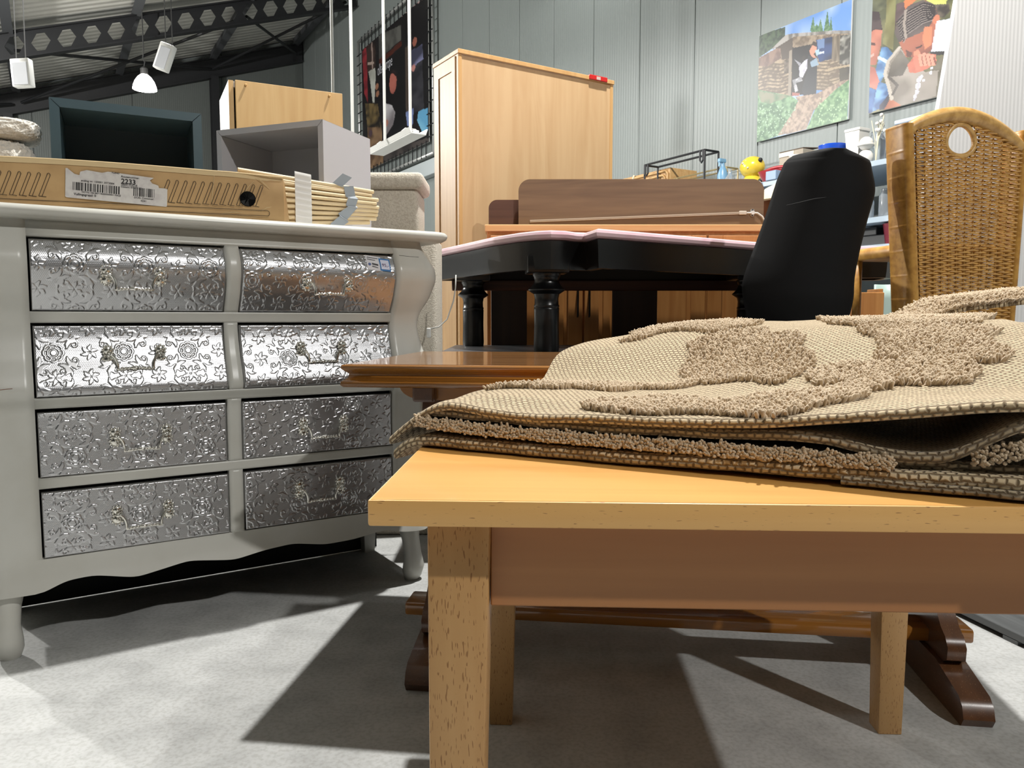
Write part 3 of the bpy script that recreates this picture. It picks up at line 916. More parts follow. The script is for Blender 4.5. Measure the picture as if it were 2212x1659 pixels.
for (cx0, cy0) in ((TW / 2, 0.0), (0.0, TH / 2), (0.0, 0.0)):   # small sprigs between the flowers
    for k in range(6):
        a0 = 2 * math.pi * k / 6 + .3
        P = [(.004 * math.cos(a0), .004 * math.sin(a0)), (.011 * math.cos(a0 + .25), .011 * math.sin(a0 + .25)), (.020 * math.cos(a0), .020 * math.sin(a0))]
        stroke(P, lambda u: .0018 + .0038 * np.sin(u * math.pi), .95, cx0, cy0)
tile = np.maximum(relief, pebble * (1 - np.clip(relief * 1.6, 0, 1)))
_groove = np.clip(relief, 0, 1)
tile = tile - .22 * (smooth(0.02, .2, relief) - smooth(.2, .5, relief))

def tile_h(x, z):
    fx, fy = (x % TW) / TW * tn - .5, (z % TH) / TH * tm - .5
    i, j = np.floor(fx).astype(int), np.floor(fy).astype(int)
    u, v = fx - i, fy - j
    g = lambda a, b: tile[a % tn, b % tm]
    return (g(i, j) * (1 - u) + g(i + 1, j) * u) * (1 - v) + (g(i, j + 1) * (1 - u) + g(i + 1, j + 1) * u) * v

def make_handle(parent, x, z, y):
    """cast bail pull: two beaded rosettes each side and a swagged bar"""
    m = MB()
    for sx in (-1, 1):
        for dz, rr in ((.016, .0140), (-.009, .0155)):
            cx_, cz_ = x + sx * .0655, z + dz
            m.lathe([(0.0, y - .0045), (rr * .55, y - .0040), (rr * .85, y - .0015), (rr * .9, y + .003)], 14, (cx_, 0, cz_), 'y')
            for k in range(9):
                a = 2 * math.pi * k / 9 + .2
                m.ball((cx_ + rr * .92 * math.cos(a), y - .002, cz_ + rr * .92 * math.sin(a)), .0038, u=6, v=5)
            m.ball((cx_, y - .0045, cz_), .0042, u=7, v=5)
        m.ball((x + sx * .0645, y - .010, z + .004), .0068, u=8, v=6)
    pts, rad = [], []
    for k in range(41):
        u = k / 40; s_ = 2 * u - 1
        ax = abs(s_)
        px = s_ * .064 if ax < 1 else 0
        # S-shaped arms falling to a nearly straight bar
        if ax > .62:
            q = (ax - .62) / .38
            pz = -.034 + .040 * smooth(0, 1, q) ; px = math.copysign(.046 + .018 * (q ** 2) - .004 * math.sin(q * math.pi), s_)
        else:
            pz = -.034 + .002 * math.cos(ax / .62 * math.pi); px = s_ / .62 * .046
        pts.append((px + x, y - .016 - .004 * (1 - ax), z + pz))
        rad.append(.0033 + (.0009 * math.sin(k * 2.6) if ax < .6 else .0004 * q) + (.0022 if ax < .10 else 0))
    m.tube(pts, rad, 8)
    for k in range(9):
        m.ball((x + (k - 4) * .0085, y - .0195, z - .0325), .0044 if k != 4 else .0064, u=7, v=5)
    return m.build('handle', M_handle, parent, smooth=True)

rows = [(.921, 1.113), (.696, .891), (.480, .666), (.262, .452)]
hz = [(1.014, 1.010), (.800, .803), (.574, .564), (.356, .365)]
hx_ = [(.372, .372, .381, .378), (.911, .901, .905, .889)]
ofs = [(0.015, .045), (.070, .02), (.030, .045), (.045, .095)]
drawers = []
for ri, (z0, z1) in enumerate(rows):
    for ci, (x0, x1) in enumerate(((.1315, .6155), (.6535, 1.1415))):
        a, b = x0 + .0045, x1 - .0045
        sag = (.0035 if ri > 1 else .001)
        zb, zt = z0 + .0025, z1 - (.0075 if ri > 1 else .0065) - sag
        nx, nz = 330, 132
        xs, zs = np.linspace(a, b, nx), np.linspace(zb, zt, nz)
        X, Z = np.meshgrid(xs, zs, indexing='ij')
        ox, oz = ofs[ri]
        h = tile_h(X + ox + ci * .048, Z + oz + ci * .03)
        e = np.minimum(np.minimum(X - a, b - X), np.minimum(Z - zb, zt - Z))
        h = h * smooth(0, .004, e)
        Y = -prof(Z) - .0005 - h * .0015 + .003 * smooth(.003, 0, e)
        X = np.pad(X, 1, mode='edge'); Z = np.pad(Z, 1, mode='edge'); Y = np.pad(Y, 1, mode='edge')
        for sl in ((0, slice(None)), (-1, slice(None)), (slice(None), 0), (slice(None), -1)): Y[sl] = .033
        d = np_grid('drawer', X, Y, Z, M_silver, chest)
        hx0 = hx_[ci][ri]; hz0 = hz[ri][ci]
        make_handle(d, hx0, hz0, -float(prof(hz0 - .0)) - .003)
        drawers.append(d)
# price label on the top right drawer
d = drawers[1]
def on_front(x, z, lift): return (x, -float(prof(z)) - lift, z)
m = MB(); m.grid(lambda u, v: on_front(1.040 + u * .050, 1.058 + v * .046 - u * .006, .0024), 4, 6).build('price_label', M_paper, d)
m = MB(); m.grid(lambda u, v: on_front(1.083 + u * .036, 1.055 + v * .040 - u * .003, .0030), 4, 6).build('price_frame', mat('price_blue', srgb(52, 122, 186), 0.5), d)
m = MB(); m.grid(lambda u, v: on_front(1.087 + u * .028, 1.060 + v * .030 - u * .002, .0036), 4, 6).build('price_field', mat('price_white', srgb(222, 226, 246), 0.5), d)
_tl = math.atan2(float(prof(1.08) - prof(1.065)), .015)
text('price', "95,-", .016, mat('price_ink', srgb(116, 98, 130), 0.6), d, (1.089, -float(prof(1.068)) - .0046, 1.068), rot=(math.pi / 2 + _tl, 0.06, 0))
for k, (w_, z_) in enumerate(((.036, 1.096), (.026, 1.090), (.020, 1.0665))):
    m = MB(); m.grid(lambda u, v: on_front(1.044 + (.012 if k == 2 else 0) + u * w_, z_ + v * .0022 - u * .004, .0031), 3, 1).build('label_print', M_cord_g, d)
m = MB(); m.lathe([(.0022, -.0005), (.0048, -.0005), (.0048, .0005), (.0022, .0005)], 16, (0, 0, 0), 'y').build('label_emblem', mat('emblem_blue', srgb(84, 104, 160), 0.5), d, loc=on_front(1.049, 1.0745, .0031), rot=(_tl, 0, 0))
for k, (x_, w_, z_, h_) in enumerate(((1.0575, .020, 1.0735, .0055), (1.0575, .015, 1.0675, .0022))):
    m = MB(); m.grid(lambda u, v: on_front(x_ + u * w_, z_ + v * h_ - u * .004, .0031), 3, 1).build('label_print', M_cord_g, d)
# worn paint: two hairline cracks
m = MB(); m.tube([(.012, -float(prof(.722)) - .0006, .722), (.05, -float(prof(.722)) - .0006, .7225), (.085, -float(prof(.725)) - .0006, .725)], .0007, 5).build('paint_crack', mat('bare_wood', srgb(138, 84, 54), 0.8), chest)
m = MB(); m.tube([(1.16, -float(prof(1.108)) - .0004, 1.108), (1.20, -float(prof(1.106)) - .0004, 1.106), (1.23, -float(prof(1.105)) - .0004, 1.105)], .0006, 5).build('paint_crack', M_cord_g, chest)
# ------------------------------------------------------------------ on the chest
M_kraft = mat('kraft_card', srgb(200, 164, 114), 0.75, var=(14, srgb(188, 152, 104), 0.4, 0.7), bump=(30, 0.15, 0.003))
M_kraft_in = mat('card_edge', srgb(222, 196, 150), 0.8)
TOPZ = 1.1915
CR = math.atan(0.36)
carton = thing('cardboard_box', 'long brown cardboard box with a torn white label on the chest of drawers', 'box', (-0.690, 2.366, TOPZ), CR)
CL, CD, CHT = 1.02, 0.088, 0.141
def card_z(x): return CHT + .010 * math.sin(min(1, max(0, (-x - .2) / .7)) * math.pi) * .6
m = MB()
nseg = 30
ringv = []
for k in range(nseg + 1):
    x = -CL * (1 - k / nseg)
    sq = smooth(-.16, 0, x) * .010                 # the end is squashed a little
    ring = [(x, .0 + sq * .5, .0), (x, -.002 * math.sin(k * .7), .05), (x, sq * .4, CHT * .75), (x, .001 + sq, card_z(x) - sq * .6), (x, CD - sq, card_z(x) - sq), (x, CD - sq * .5, .0)]
    ringv.append([m.bm.verts.new(p) for p in ring])
for a, b in zip(ringv, ringv[1:]):
    for k in range(6):
        m.bm.faces.new((a[k], a[(k + 1) % 6], b[(k + 1) % 6], b[k]))
m.bm.faces.new(ringv[0]); m.bm.faces.new(ringv[-1])
m.build('carton_body', M_kraft, carton, auto=40)
m = MB()
m.hexa([(.0, .006, .004), (.014, .010, .012), (.014, .07, .012), (.0, .08, .004)], [(.0, .010, .126), (.003, .012, .124), (.003, .07, .124), (.0, .076, .126)])
m.build('end_flap', M_kraft, carton)
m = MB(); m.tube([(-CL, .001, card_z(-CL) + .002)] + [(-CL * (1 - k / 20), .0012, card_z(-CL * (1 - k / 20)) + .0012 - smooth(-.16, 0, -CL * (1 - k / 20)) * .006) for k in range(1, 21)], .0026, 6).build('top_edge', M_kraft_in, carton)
for (x, z, a, l) in ((-.10, .10, .9, .05), (-.06, .115, -.7, .05), (-.20, .09, 1.45, .10), (-.05, .04, .4, .05), (-.15, .022, .1, .06), (-.09, .055, -.5, .04), (-.64, .010, .02, .03)):
    m = MB(); m.tube([(x - l / 2 * math.cos(a), -.0005, z - l / 2 * math.sin(a)), (x, -.0016, z + .003), (x + l / 2 * math.cos(a), -.0005, z + l / 2 * math.sin(a))], [.0005, .0011, .0005], 5).build('crease', M_kraft_in, carton)
m = MB(); m.grid(lambda u, v: (-CL + u * (CL - .004), -.0012 + .010 * smooth(-.16, 0, -CL * (1 - u)), card_z(-CL * (1 - u)) - .0125 * v - smooth(-.16, 0, -CL * (1 - u)) * .006), 30, 2).build('painted_lit_rim', M_kraft_in, carton)  # pale strip paints the light caught along the carton's top rim
# printed line drawing of slanted rods
m = MB()
def ln(x0, z0, x1, z1, w=.0008):
    d_ = math.hypot(x1 - x0, z1 - z0); nx_, nz_ = -(z1 - z0) / d_ * w, (x1 - x0) / d_ * w
    y = -.0034
    m.quad((x0 - nx_, y, z0 - nz_), (x1 - nx_, y, z1 - nz_), (x1 + nx_, y, z1 + nz_), (x0 + nx_, y, z0 + nz_))
x = -.06
while x > -CL + .03:
    if not (-.60 < x < -.335):
        s_ = .022
        ln(x - .030, .046, x - .030 + s_, .103); ln(x - .022, .046, x - .022 + s_, .103)
        for a in range(5):
            a0, a1 = math.pi * a / 5, math.pi * (a + 1) / 5
            c_ = x - .026 + s_
            ln(c_ + .004 * math.cos(a0), .103 + .006 * math.sin(a0), c_ + .004 * math.cos(a1), .103 + .006 * math.sin(a1))
        ln(x - .030, .046, x - .012, .044)
    x -= .0232
ln(-CL, .034, -.05, .034); ln(-CL, .020, -.05, .018)
for a in range(8):
    a0, a1 = -math.pi / 2 + math.pi * a / 8, -math.pi / 2 + math.pi * (a + 1) / 8
    ln(-.05 + .007 * math.cos(a0), .026 + .008 * math.sin(a0), -.05 + .007 * math.cos(a1), .026 + .008 * math.sin(a1))
m.build('printed_drawing', mat('brown_ink', srgb(58, 44, 32), 0.8), carton)
# hole filled with crumpled black plastic
M_blackp = mat('black_plastic', srgb(10, 10, 11), 0.18)
m = MB()
for k in range(9):
    a = 2 * math.pi * k / 9
    a2 = 2 * math.pi * (k + 1) / 9
    r1, r2 = .0215, .0215
    c_ = (-.104 + random.uniform(-.006, .006), -.007, .066 + random.uniform(-.006, .006))
    m.bm.faces.new([m.bm.verts.new(p) for p in ((-.104 + r1 * math.cos(a), -.0035 + random.uniform(-.002, .0), .066 + r1 * math.sin(a)), (-.104 + r2 * math.cos(a2), -.0035, .066 + r2 * math.sin(a2)), c_)])
m.lathe([(.0218, -.001), (.0225, -.0036), (.021, -.0036)], 24, (-.104, 0, .066), 'y')
m.build('plastic_in_hole', M_blackp, carton)
# the torn label
lab = bpy.data.objects.new('label', None)
def LP(u, v, y=-.0040):                       # label coordinates in metres from its lower left corner
    a = -.055
    return (-.583 + u * math.cos(a) - v * math.sin(a), y, .046 + u * math.sin(a) + v * math.cos(a))
LW, LH = .258, .078
m = MB()
outline = [(0, .002), (.004, 0), (LW - .002, 0), (LW, .003), (LW, .050), (LW - .008, .052), (LW - .022, .051), (LW - .024, .058), (LW - .040, .062), (LW - .046, .070), (LW - .036, LH), (.105, LH + .004), (.090, LH - .001), (.052, LH + .002), (.036, LH - .004), (.034, LH - .014), (.022, LH - .012), (.004, LH + .002), (0, LH + .001)]
f = m.bm.faces.new([m.bm.verts.new(LP(u, v)) for u, v in outline])
label = m.build('label', mat('label_paper', srgb(216, 212, 208), 0.7, var=(60, srgb(204, 198, 196), 0.45, 0.65)), carton)
m = MB()
def bars(u0, u1, v0, v1, seed):
    r = random.Random(seed); u = u0
    while u < u1:
        w = r.choice((.0008, .0010, .0016, .0026, .0034))
        if u + w > u1: break
        m.quad(LP(u, v0, -.0044), LP(u + w, v0, -.0044), LP(u + w, v1, -.0044), LP(u, v1, -.0044))
        u += w + r.choice((.0010, .0016, .0022, .0030))
bars(.018, .135, .022, .044, 3)
m.build('barcode', M_ink, label)
m = MB(); bars(.170, .225, .022, .046, 9)
m.build('barcode', M_ink, label)
def ltext(s, u, v, size, b=0.0):
    text('lettering', s, size, M_ink, label, LP(u, v, -.0046), rot=(math.pi / 2, .055, 0), bold=b)
ltext("ending nr: 150001 3073004", .038, .0475, .0075)
ltext("DOTN: 1051807140000000001 70A20", .040, .0165, .0062)
ltext("Vullingsgraad: 0", .021, .0085, .0088, .0001)
ltext("DOEL Container:", .172, .0155, .0072)
ltext("4241", .189, .0075, .0078)
ltext("Routenummer:", .138, .070, .0078)
ltext("2233", .138, .0535, .019, .0004)
ltext("Naam: COLLIE", .138, .0485, .0068)
ltext("Datum: 07-07-20", .138, .0420, .0076)
ltext("TLAND", .114, .0785, .0060, .0001)

# ---- bundle of round wooden slats
M_slat = wood('pale_pine', srgb(236, 208, 160), srgb(246, 224, 184), 'x', 0.55)
bundle = thing('slat_bundle', 'bundle of round pale wooden slats tied with grey webbing beside the cardboard box', 'slats', on_chest(.70, .150, TOPZ), CHEST_RZ)
lens = [.430, .458, .462, .462, .462, .458, .462, .440, .448]
for k in range(9):
    z0 = .0085 + k * .0205; z1 = .0400 + k * .0128
    zr = lambda x: z0 + (z1 - z0) * x / .46
    l = lens[k] + random.uniform(-.004, .004)
    MB().tube([(0, .002 * math.sin(k), z0), (l * .5, .002 * math.sin(k), zr(l * .5)), (l - .002, .002 * math.sin(k), zr(l)), (l, .002 * math.sin(k), zr(l))], [.0066, .0066, .0066, .0055], 12).build('slat', M_slat, bundle, auto=40)
for k in range(8):
    z0 = .018 + k * .0205; z1 = .046 + k * .0128
    MB().tube([(0, .016, z0), (.36, .016, z0 + (z1 - z0) * .8)], .0062, 10).build('slat', M_slat, bundle, auto=40)
M_tape = mat('white_tape', srgb(236, 234, 230), 0.45)
m = MB(); m.grid(lambda u, v: (.175 + u * .054, -.0082 - .0016 * abs(math.sin(v * math.pi * 9)) , .012 + v * .172 - u * .006), 6, 60).build('paper_band', M_tape, bundle, smooth=True)
M_web = mat('grey_webbing', srgb(168, 176, 184), 0.6)
wpts = [(.335, .192), (.300, .158), (.338, .150), (.345, .118), (.352, .112), (.345, .090), (.350, .084), (.318, .060), (.322, .052), (.292, .026), (.285, .002)]
dirs = [(.9, -.3)] * 2 + [(.95, .1)] * 2 + [(.98, .0)] * 3 + [(.85, -.5)] * 2 + [(.9, -.35)] * 2
m = MB()
for i in range(len(wpts) - 1):
    (x0, z0), (x1, z1) = wpts[i], wpts[i + 1]
    d0, d1 = dirs[i], dirs[i + 1]
    w = .036
    y0, y1 = (-.0125, -.0100) if i % 2 == 0 else (-.0100, -.0150)
    m.hexa([(x0, y0, z0), (x0 + d0[0] * w, y0, z0 + d0[1] * w), (x1 + d1[0] * w, y1, z1 + d1[1] * w), (x1, y1, z1)],
           [(x0, y0 + .0014, z0), (x0 + d0[0] * w, y0 + .0014, z0 + d0[1] * w), (x1 + d1[0] * w, y1 + .0014, z1 + d1[1] * w), (x1, y1 + .0014, z1)])
m.build('webbing', M_web, bundle)

# ---- open cube boxes
def open_cube(name, label, loc, rz, w, d, h, t_, m_out, m_in):
    """storage cube with mitred front edges, seen from its open side"""
    t = thing(name, label, 'storage box', loc, rz)
    g = .0012
    for nm, A_, B_, in (('bottom_board', (0, 0), (w, 0)), ('side_board', (w, 0), (w, h)), ('top_board', (w, h), (0, h)), ('side_board', (0, h), (0, 0))):
        def inn(p): return (t_ if p[0] == 0 else w - t_, t_ if p[1] == 0 else h - t_)
        a, b = A_, B_
        ia, ib = inn(a), inn(b)
        # a hairline gap along each mitre
        dx, dz = (b[0] - a[0]), (b[1] - a[1]); L = math.hypot(dx, dz); ux, uz = dx / L * g, dz / L * g
        q = [(a[0] + ux, a[1] + uz), (b[0] - ux, b[1] - uz), (ib[0] - ux, ib[1] - uz), (ia[0] + ux, ia[1] + uz)]
        MB().hexa([(x, 0, z) for x, z in q], [(x, d, z) for x, z in q]).build(nm, m_out, t)
    MB().box((t_ * .6, d - .02, t_ * .6), (w - t_ * .6, d - .008, h - t_ * .6)).build('back_board', m_in, t)
    return t
M_teal = mat('dark_teal', srgb(72, 96, 106), 0.4)
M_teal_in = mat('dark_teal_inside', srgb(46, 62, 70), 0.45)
M_gbox = mat('light_grey_lacquer', srgb(196, 193, 195), 0.4)
open_cube('storage_cube', 'dark teal open storage cube on the chest behind the cardboard box', (-1.343, 2.29, TOPZ), math.atan2(.186, .368), .412, .26, .352, .026, M_teal, M_teal_in)
open_cube('storage_cube', 'light grey open storage cube turned sideways on the chest behind the slats', (-1.042, 2.775, TOPZ), math.atan2(-.155, .413), .441, .30, .372, .020, M_gbox, M_gbox)

# ---- two folded fleecy blankets
M_fleece = mat('white_fleece', srgb(236, 230, 218), 0.95, bump=(90, 0.9, 0.012), sheen=0.4)
for (z, h, off, lab) in ((TOPZ, .235, 0, 'thick folded white fleece blanket at the end of the chest, lower of two'), (TOPZ + .236, .062, .012, 'thin folded white fleece blanket lying on the thicker one')):
    t = thing('fleece_blanket', lab, 'blanket', on_chest(-.06 + off, .345, z), CHEST_RZ)
    nu, nv = 90, 60
    U, V = np.meshgrid(np.linspace(0, 2 * math.pi, nu), np.linspace(0, math.pi, nv), indexing='ij')
    se = lambda c, p: np.sign(c) * np.abs(c) ** p
    bumpn = .007 * np.sin(U * 13 + V * 7) * np.sin(V * 17 + U * 3) + .004 * np.sin(U * 31 + 5 * V)
    X = .118 * se(np.cos(U), .45) * se(np.sin(V), .45) * (1 + bumpn * 4) + .118
    Y = .10 * se(np.sin(U), .45) * se(np.sin(V), .45) * (1 + bumpn * 4) + .10
    Z = (h / 2) * se(np.cos(V), .55) * (1 + bumpn * 3 * (np.cos(V) > -.3)) + h / 2
    np_grid('fleece', X, Y, np.maximum(Z, 0), M_fleece, t)

# ------------------------------------------------------------------ behind the chest
M_beech_pale = wood('pale_beech', srgb(216, 172, 108), srgb(228, 188, 126), 'z', 0.5, rings=.12)
M_greyside = mat('grey_melamine', srgb(186, 182, 176), 0.5)
YR = math.atan2(.199, .398)
t = thing('beech_cabinet', 'yellow beech cabinet with a grey side behind the storage cubes', 'cabinet', (-1.109, 3.10, 0), YR)
MB().box((0, .020, 0), (.018, .34, 1.84), .001, 1).build('side_panel', M_greyside, t)
MB().box((.427, .020, 0), (.445, .34, 1.84), .001, 1).build('side_panel', M_greyside, t)
MB().box((.018, .02, 1.815), (.427, .34, 1.838)).build('top_panel', M_greyside, t)
MB().box((.018, .325, .04), (.427, .338, 1.815)).build('back_panel', M_greyside, t)
MB().box((0, .0165, 0), (.0185, .0205, 1.84)).build('edge_band', M_beech_pale, t)
dr = MB().box((.0235, -.003, .05), (.447, .014, 1.838), .001, 1).build('door', M_beech_pale, t)
for x in (.062, .392):
    MB().lathe([(.004, 0), (.005, -.006), (.003, -.009)], 10, (x, -.003, 1.822), 'y').build('peg', M_beech_pale, dr)

M_stucco = mat('cream_plush', srgb(214, 206, 190), 0.9, bump=(220, 0.8, 0.004), var=(120, srgb(196, 186, 170), 0.42, 0.62))
t = thing('cream_post', 'cream rough-textured post with a wider cap standing behind the chest', 'post', (-.53, 3.15, 0))
MB().box((-.135, .0, .0), (.222, .28, 1.235), .018, 3).build('base', M_stucco, t, auto=40)
MB().box((-.12, .015, 1.235), (.150, .26, 1.43), .022, 3).build('shaft', M_stucco, t, auto=40)
MB().box((-.135, -.005, 1.425), (.172, .28, 1.492), .022, 3).build('cap', M_stucco, t, auto=40)
# ------------------------------------------------------------------ front beech table
TR = -math.atan(.046)
M_bt = wood('beech_top', srgb(222, 162, 84), srgb(234, 178, 98), 'x', 0.38, scale=.8, coat=.15)
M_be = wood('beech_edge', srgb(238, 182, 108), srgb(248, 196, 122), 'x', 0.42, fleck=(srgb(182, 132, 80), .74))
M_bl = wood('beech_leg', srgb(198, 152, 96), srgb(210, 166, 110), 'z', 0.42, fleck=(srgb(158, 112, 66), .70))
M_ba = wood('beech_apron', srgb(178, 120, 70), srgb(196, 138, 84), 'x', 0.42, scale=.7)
ft = thing('beech_table', 'beech dining table carrying the folded beige rug', 'table', (-.143, .748, 0), TR)
W_, D_, TT, TB = 1.0, .985, .722, .6955
m = MB()
m.box((0, 0, TB), (W_, D_, TT), .0022, 2)
m.build('tabletop', M_be, ft, auto=40)
MB().box((.0025, .0025, TT - .0005), (W_ - .0025, D_ - .0025, TT + .0003)).build('top_veneer', M_bt, ft)
def leg4(x0, y0, dx, dy):
    """square leg, its inner faces tapering to the floor"""
    a, b = .066, .050
    def P(s_, z): return [(x0, y0, z), (x0 + dx * s_, y0, z), (x0 + dx * s_, y0 + dy * s_, z), (x0, y0 + dy * s_, z)]
    m = MB(); m.hexa(P(b, 0), P(a, TB))
    bmesh.ops.bevel(m.bm, geom=[e for e in m.bm.edges], offset=.0025, segments=2, affect='EDGES', profile=.5)
    return m
for x0, dx in ((.052, 1), (.950, -1)):
    for y0, dy in ((.045, 1), (.948, -1)):
        leg4(x0, y0, dx, dy).build('leg', M_bl, ft, auto=40)
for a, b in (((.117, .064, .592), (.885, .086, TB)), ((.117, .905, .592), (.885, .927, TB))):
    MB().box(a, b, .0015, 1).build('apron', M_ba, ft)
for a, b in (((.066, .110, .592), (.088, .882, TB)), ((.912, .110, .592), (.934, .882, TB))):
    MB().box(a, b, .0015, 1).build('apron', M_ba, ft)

# ------------------------------------------------------------------ brown trestle table
M_oak = wood('brown_oak', srgb(146, 92, 34), srgb(176, 118, 50), 'x', 0.22, scale=.9, coat=.6)
M_oakt = wood('brown_oak_top', srgb(134, 90, 50), srgb(158, 112, 66), 'x', 0.20, scale=.9, coat=.6)
M_oakd = wood('dark_oak', srgb(84, 52, 30), srgb(106, 68, 40), 'y', 0.28, coat=.4, fleck=(srgb(150, 116, 84), .74))
BR = -math.atan(.131)
bt = thing('trestle_table', 'brown oak trestle table with a moulded top edge, half under the rug', 'table', (-.407, 1.812, 0), BR)
BW_, BD_ = 1.49, .765
edge = [(.030, .738), (.006, .740), (.0, .746), (.002, .754), (.010, .758), (.016, .764), (.017, .772), (.009, .778), (.003, .783), (.001, .788), (.005, .793), (.014, .794)]
m = MB(); rings = []
for o, z in edge:
    rings.append([m.bm.verts.new(p) for p in ((o, o, z), (BW_ - o, o, z), (BW_ - o, BD_ - o, z), (o, BD_ - o, z))])
for a, b in zip(rings, rings[1:]):
    for k in range(4): m.bm.faces.new((a[k], a[(k + 1) % 4], b[(k + 1) % 4], b[k]))
m.bm.faces.new(rings[0][::-1]); m.bm.faces.new(rings[-1])
m.build('tabletop', M_oak, bt, auto=75)
MB().box((.015, .015, .7936), (BW_ - .015, BD_ - .015, .7945)).build('top_boards', M_oakt, bt)
# apron along each side, its ends rounded off
for y in (.105, BD_ - .125):
    pts = [(.115, .738)] + [(.115 + .060 * (1 - math.cos(a)), .738 - .036 * math.sin(a)) for a in np.linspace(0.2, math.pi / 2, 8)] + [(.30, .700), (1.19, .700)] + [(BW_ - .115 - .060 * (1 - math.cos(a)), .738 - .036 * math.sin(a)) for a in np.linspace(math.pi / 2, .2, 8)] + [(BW_ - .115, .738)]
    MB().prism(pts, 'y', y, y + .022).build('apron', M_oak, bt, auto=40)
def foot_shape():
    f = [(.012, 0), (.0, .020), (.010, .046), (.030, .062), (.16, .090), (.42, .090), (.685, .062), (.705, .046), (.715, .020), (.703, 0)]
    return f
for x0 in (.148, 1.415):
    MB().prism(foot_shape(), 'x', x0, x0 + .066).build('foot', M_oakd, bt, auto=50)
    up = [(.20, .075), (.155, .082), (.125, .10), (.122, .130), (.140, .152), (.165, .165), (.200, .200), (.235, .255), (.255, .33), (.262, .42), (.250, .50), (.215, .56), (.17, .60), (.15, .64), (.16, .70)]
    sh = up + [(.715 - y, z) for y, z in up[::-1]]
    MB().prism(sh, 'x', x0 + .012, x0 + .054).build('upright', M_oakd, bt, auto=50)
    MB().box((x0 + .005, .08, .698), (x0 + .061, .70, .738), .006, 2).build('bearer', M_oakd, bt)
m = MB(); m.box((.085, .232, .098), (1.535, .330, .134), .008, 2)
m.build('stretcher', M_oak, bt, auto=40)

# ------------------------------------------------------------------ dark grey table behind
M_gtab = mat('dark_grey_laminate', srgb(74, 76, 80), 0.4)
gt = thing('grey_table', 'dark grey table under the black table and the two chairs', 'table', (-.29, 2.86, 0))
MB().box((0, 0, .735), (2.55, 1.07, .77), .003, 1).build('tabletop', M_gtab, gt)
for x in (.06, 2.43):
    for y in (.06, .95):
        MB().box((x, y, 0), (x + .06, y + .06, .735), .003, 1).build('leg', M_gtab, gt)
for y in (.08, .97):
    MB().box((.12, y, .66), (2.43, y + .02, .735)).build('apron', M_gtab, gt)

# ------------------------------------------------------------------ black table with pale pink top
M_blk = mat('black_lacquer', srgb(9, 9, 10), 0.3, bump=(6, .05, .004))
M_pink = mat('pink_foil', srgb(238, 206, 214), 0.3, var=(7, srgb(226, 176, 190), 0.5, 0.72))
M_under = wood('reddish_underside', srgb(70, 36, 20), srgb(96, 52, 30), 'x', 0.5)
kt = thing('black_table', 'black table with a pale pink top and turned legs, standing on the grey table', 'table', (0, 0, .77))
ol = [(-.425, 3.965), (-.39, 3.86), (-.224, 3.53), (-.089, 3.252), (.020, 3.09), (.090, 3.02), (.150, 2.995), (.213, 3.017), (.255, 3.065), (.285, 3.075), (.300, 3.02), (.320, 2.935), (.48, 3.04), (.644, 3.150), (1.094, 3.452), (1.45, 3.68), (1.76, 3.62), (1.84, 3.70), (1.86, 3.90), (1.70, 3.955)]
ol = [(x, y) for x, y in ol]
def inset(P, d):
    out = []
    n = len(P)
    for i in range(n):
        a, b, c = Vector(P[i - 1]), Vector(P[i]), Vector(P[(i + 1) % n])
        n1 = Vector((-(b - a).y, (b - a).x)).normalized(); n2 = Vector((-(c - b).y, (c - b).x)).normalized()
        v = (n1 + n2); v = v / max(.6, v.length_squared / 2 if v.length > 0 else 1) if v.length > 1e-6 else n1
        out.append((b.x + v.x * d, b.y + v.y * d))
    return out
ZT = 1.243 - .77
m = MB(); rings = []
for o, z in ((.012, ZT - .036), (.0, ZT - .028), (-.004, ZT - .016), (.0, ZT - .006), (.012, ZT)):
    rings.append([m.bm.verts.new((x, y, z)) for x, y in inset(ol, o)])
n = len(ol)
for a, b in zip(rings, rings[1:]):
    for k in range(n): m.bm.faces.new((a[k], a[(k + 1) % n], b[(k + 1) % n], b[k]))
m.bm.faces.new(rings[0][::-1]); m.bm.faces.new(rings[-1])
m.build('tabletop', M_pink, kt, auto=35)
m = MB(); rings = []
for o, z in ((.05, ZT - .148), (.018, ZT - .148), (.014, ZT - .120), (.010, ZT - .060), (.006, ZT - .040), (.014, ZT - .0362), (.05, ZT - .0362)):
    rings.append([m.bm.verts.new((x, y, z)) for x, y in inset(ol, o)])
for a, b in zip(rings, rings[1:]):
    for k in range(n): m.bm.faces.new((a[k], a[(k + 1) % n], b[(k + 1) % n], b[k]))
for k in range(n): m.bm.faces.new((rings[-1][k], rings[-1][(k + 1) % n], rings[0][(k + 1) % n], rings[0][k]))
m.build('apron', M_blk, kt, auto=35)
m = MB(); m.bm.faces.new([m.bm.verts.new((x, y, ZT - .085)) for x, y in inset(ol, .045)]); m.bm.faces.new([m.bm.verts.new((x, y, ZT - .075)) for x, y in inset(ol, .045)])
m.build('underside', M_under, kt)
legp = [(.050, 0), (.052, .02), (.050, .10), (.051, .17), (.052, .172), (.050, .178), (.052, .185), (.049, .19), (.048, .215), (.052, .232), (.074, .246), (.075, .250), (.066, .258), (.054, .272), (.049, .285), (.052, .300), (.056, .306), (.056, .314)]
for (x, y) in ((.140, 3.13), (1.118, 3.66), (-.19, 3.78), (1.52, 3.80)):
    m = MB(); m.lathe(legp, 8 if False else 24, (x, y, 0))
    c, s_ = math.cos(HALL_RZ), math.sin(HALL_RZ)
    m.box((-.083, -.083, .314), (.083, .083, ZT - .09), .006, 2, M=Matrix.Translation((x, y, 0)) @ Matrix.Rotation(.05, 4, 'Z'))
    m.build('leg', M_blk, kt, auto=40)
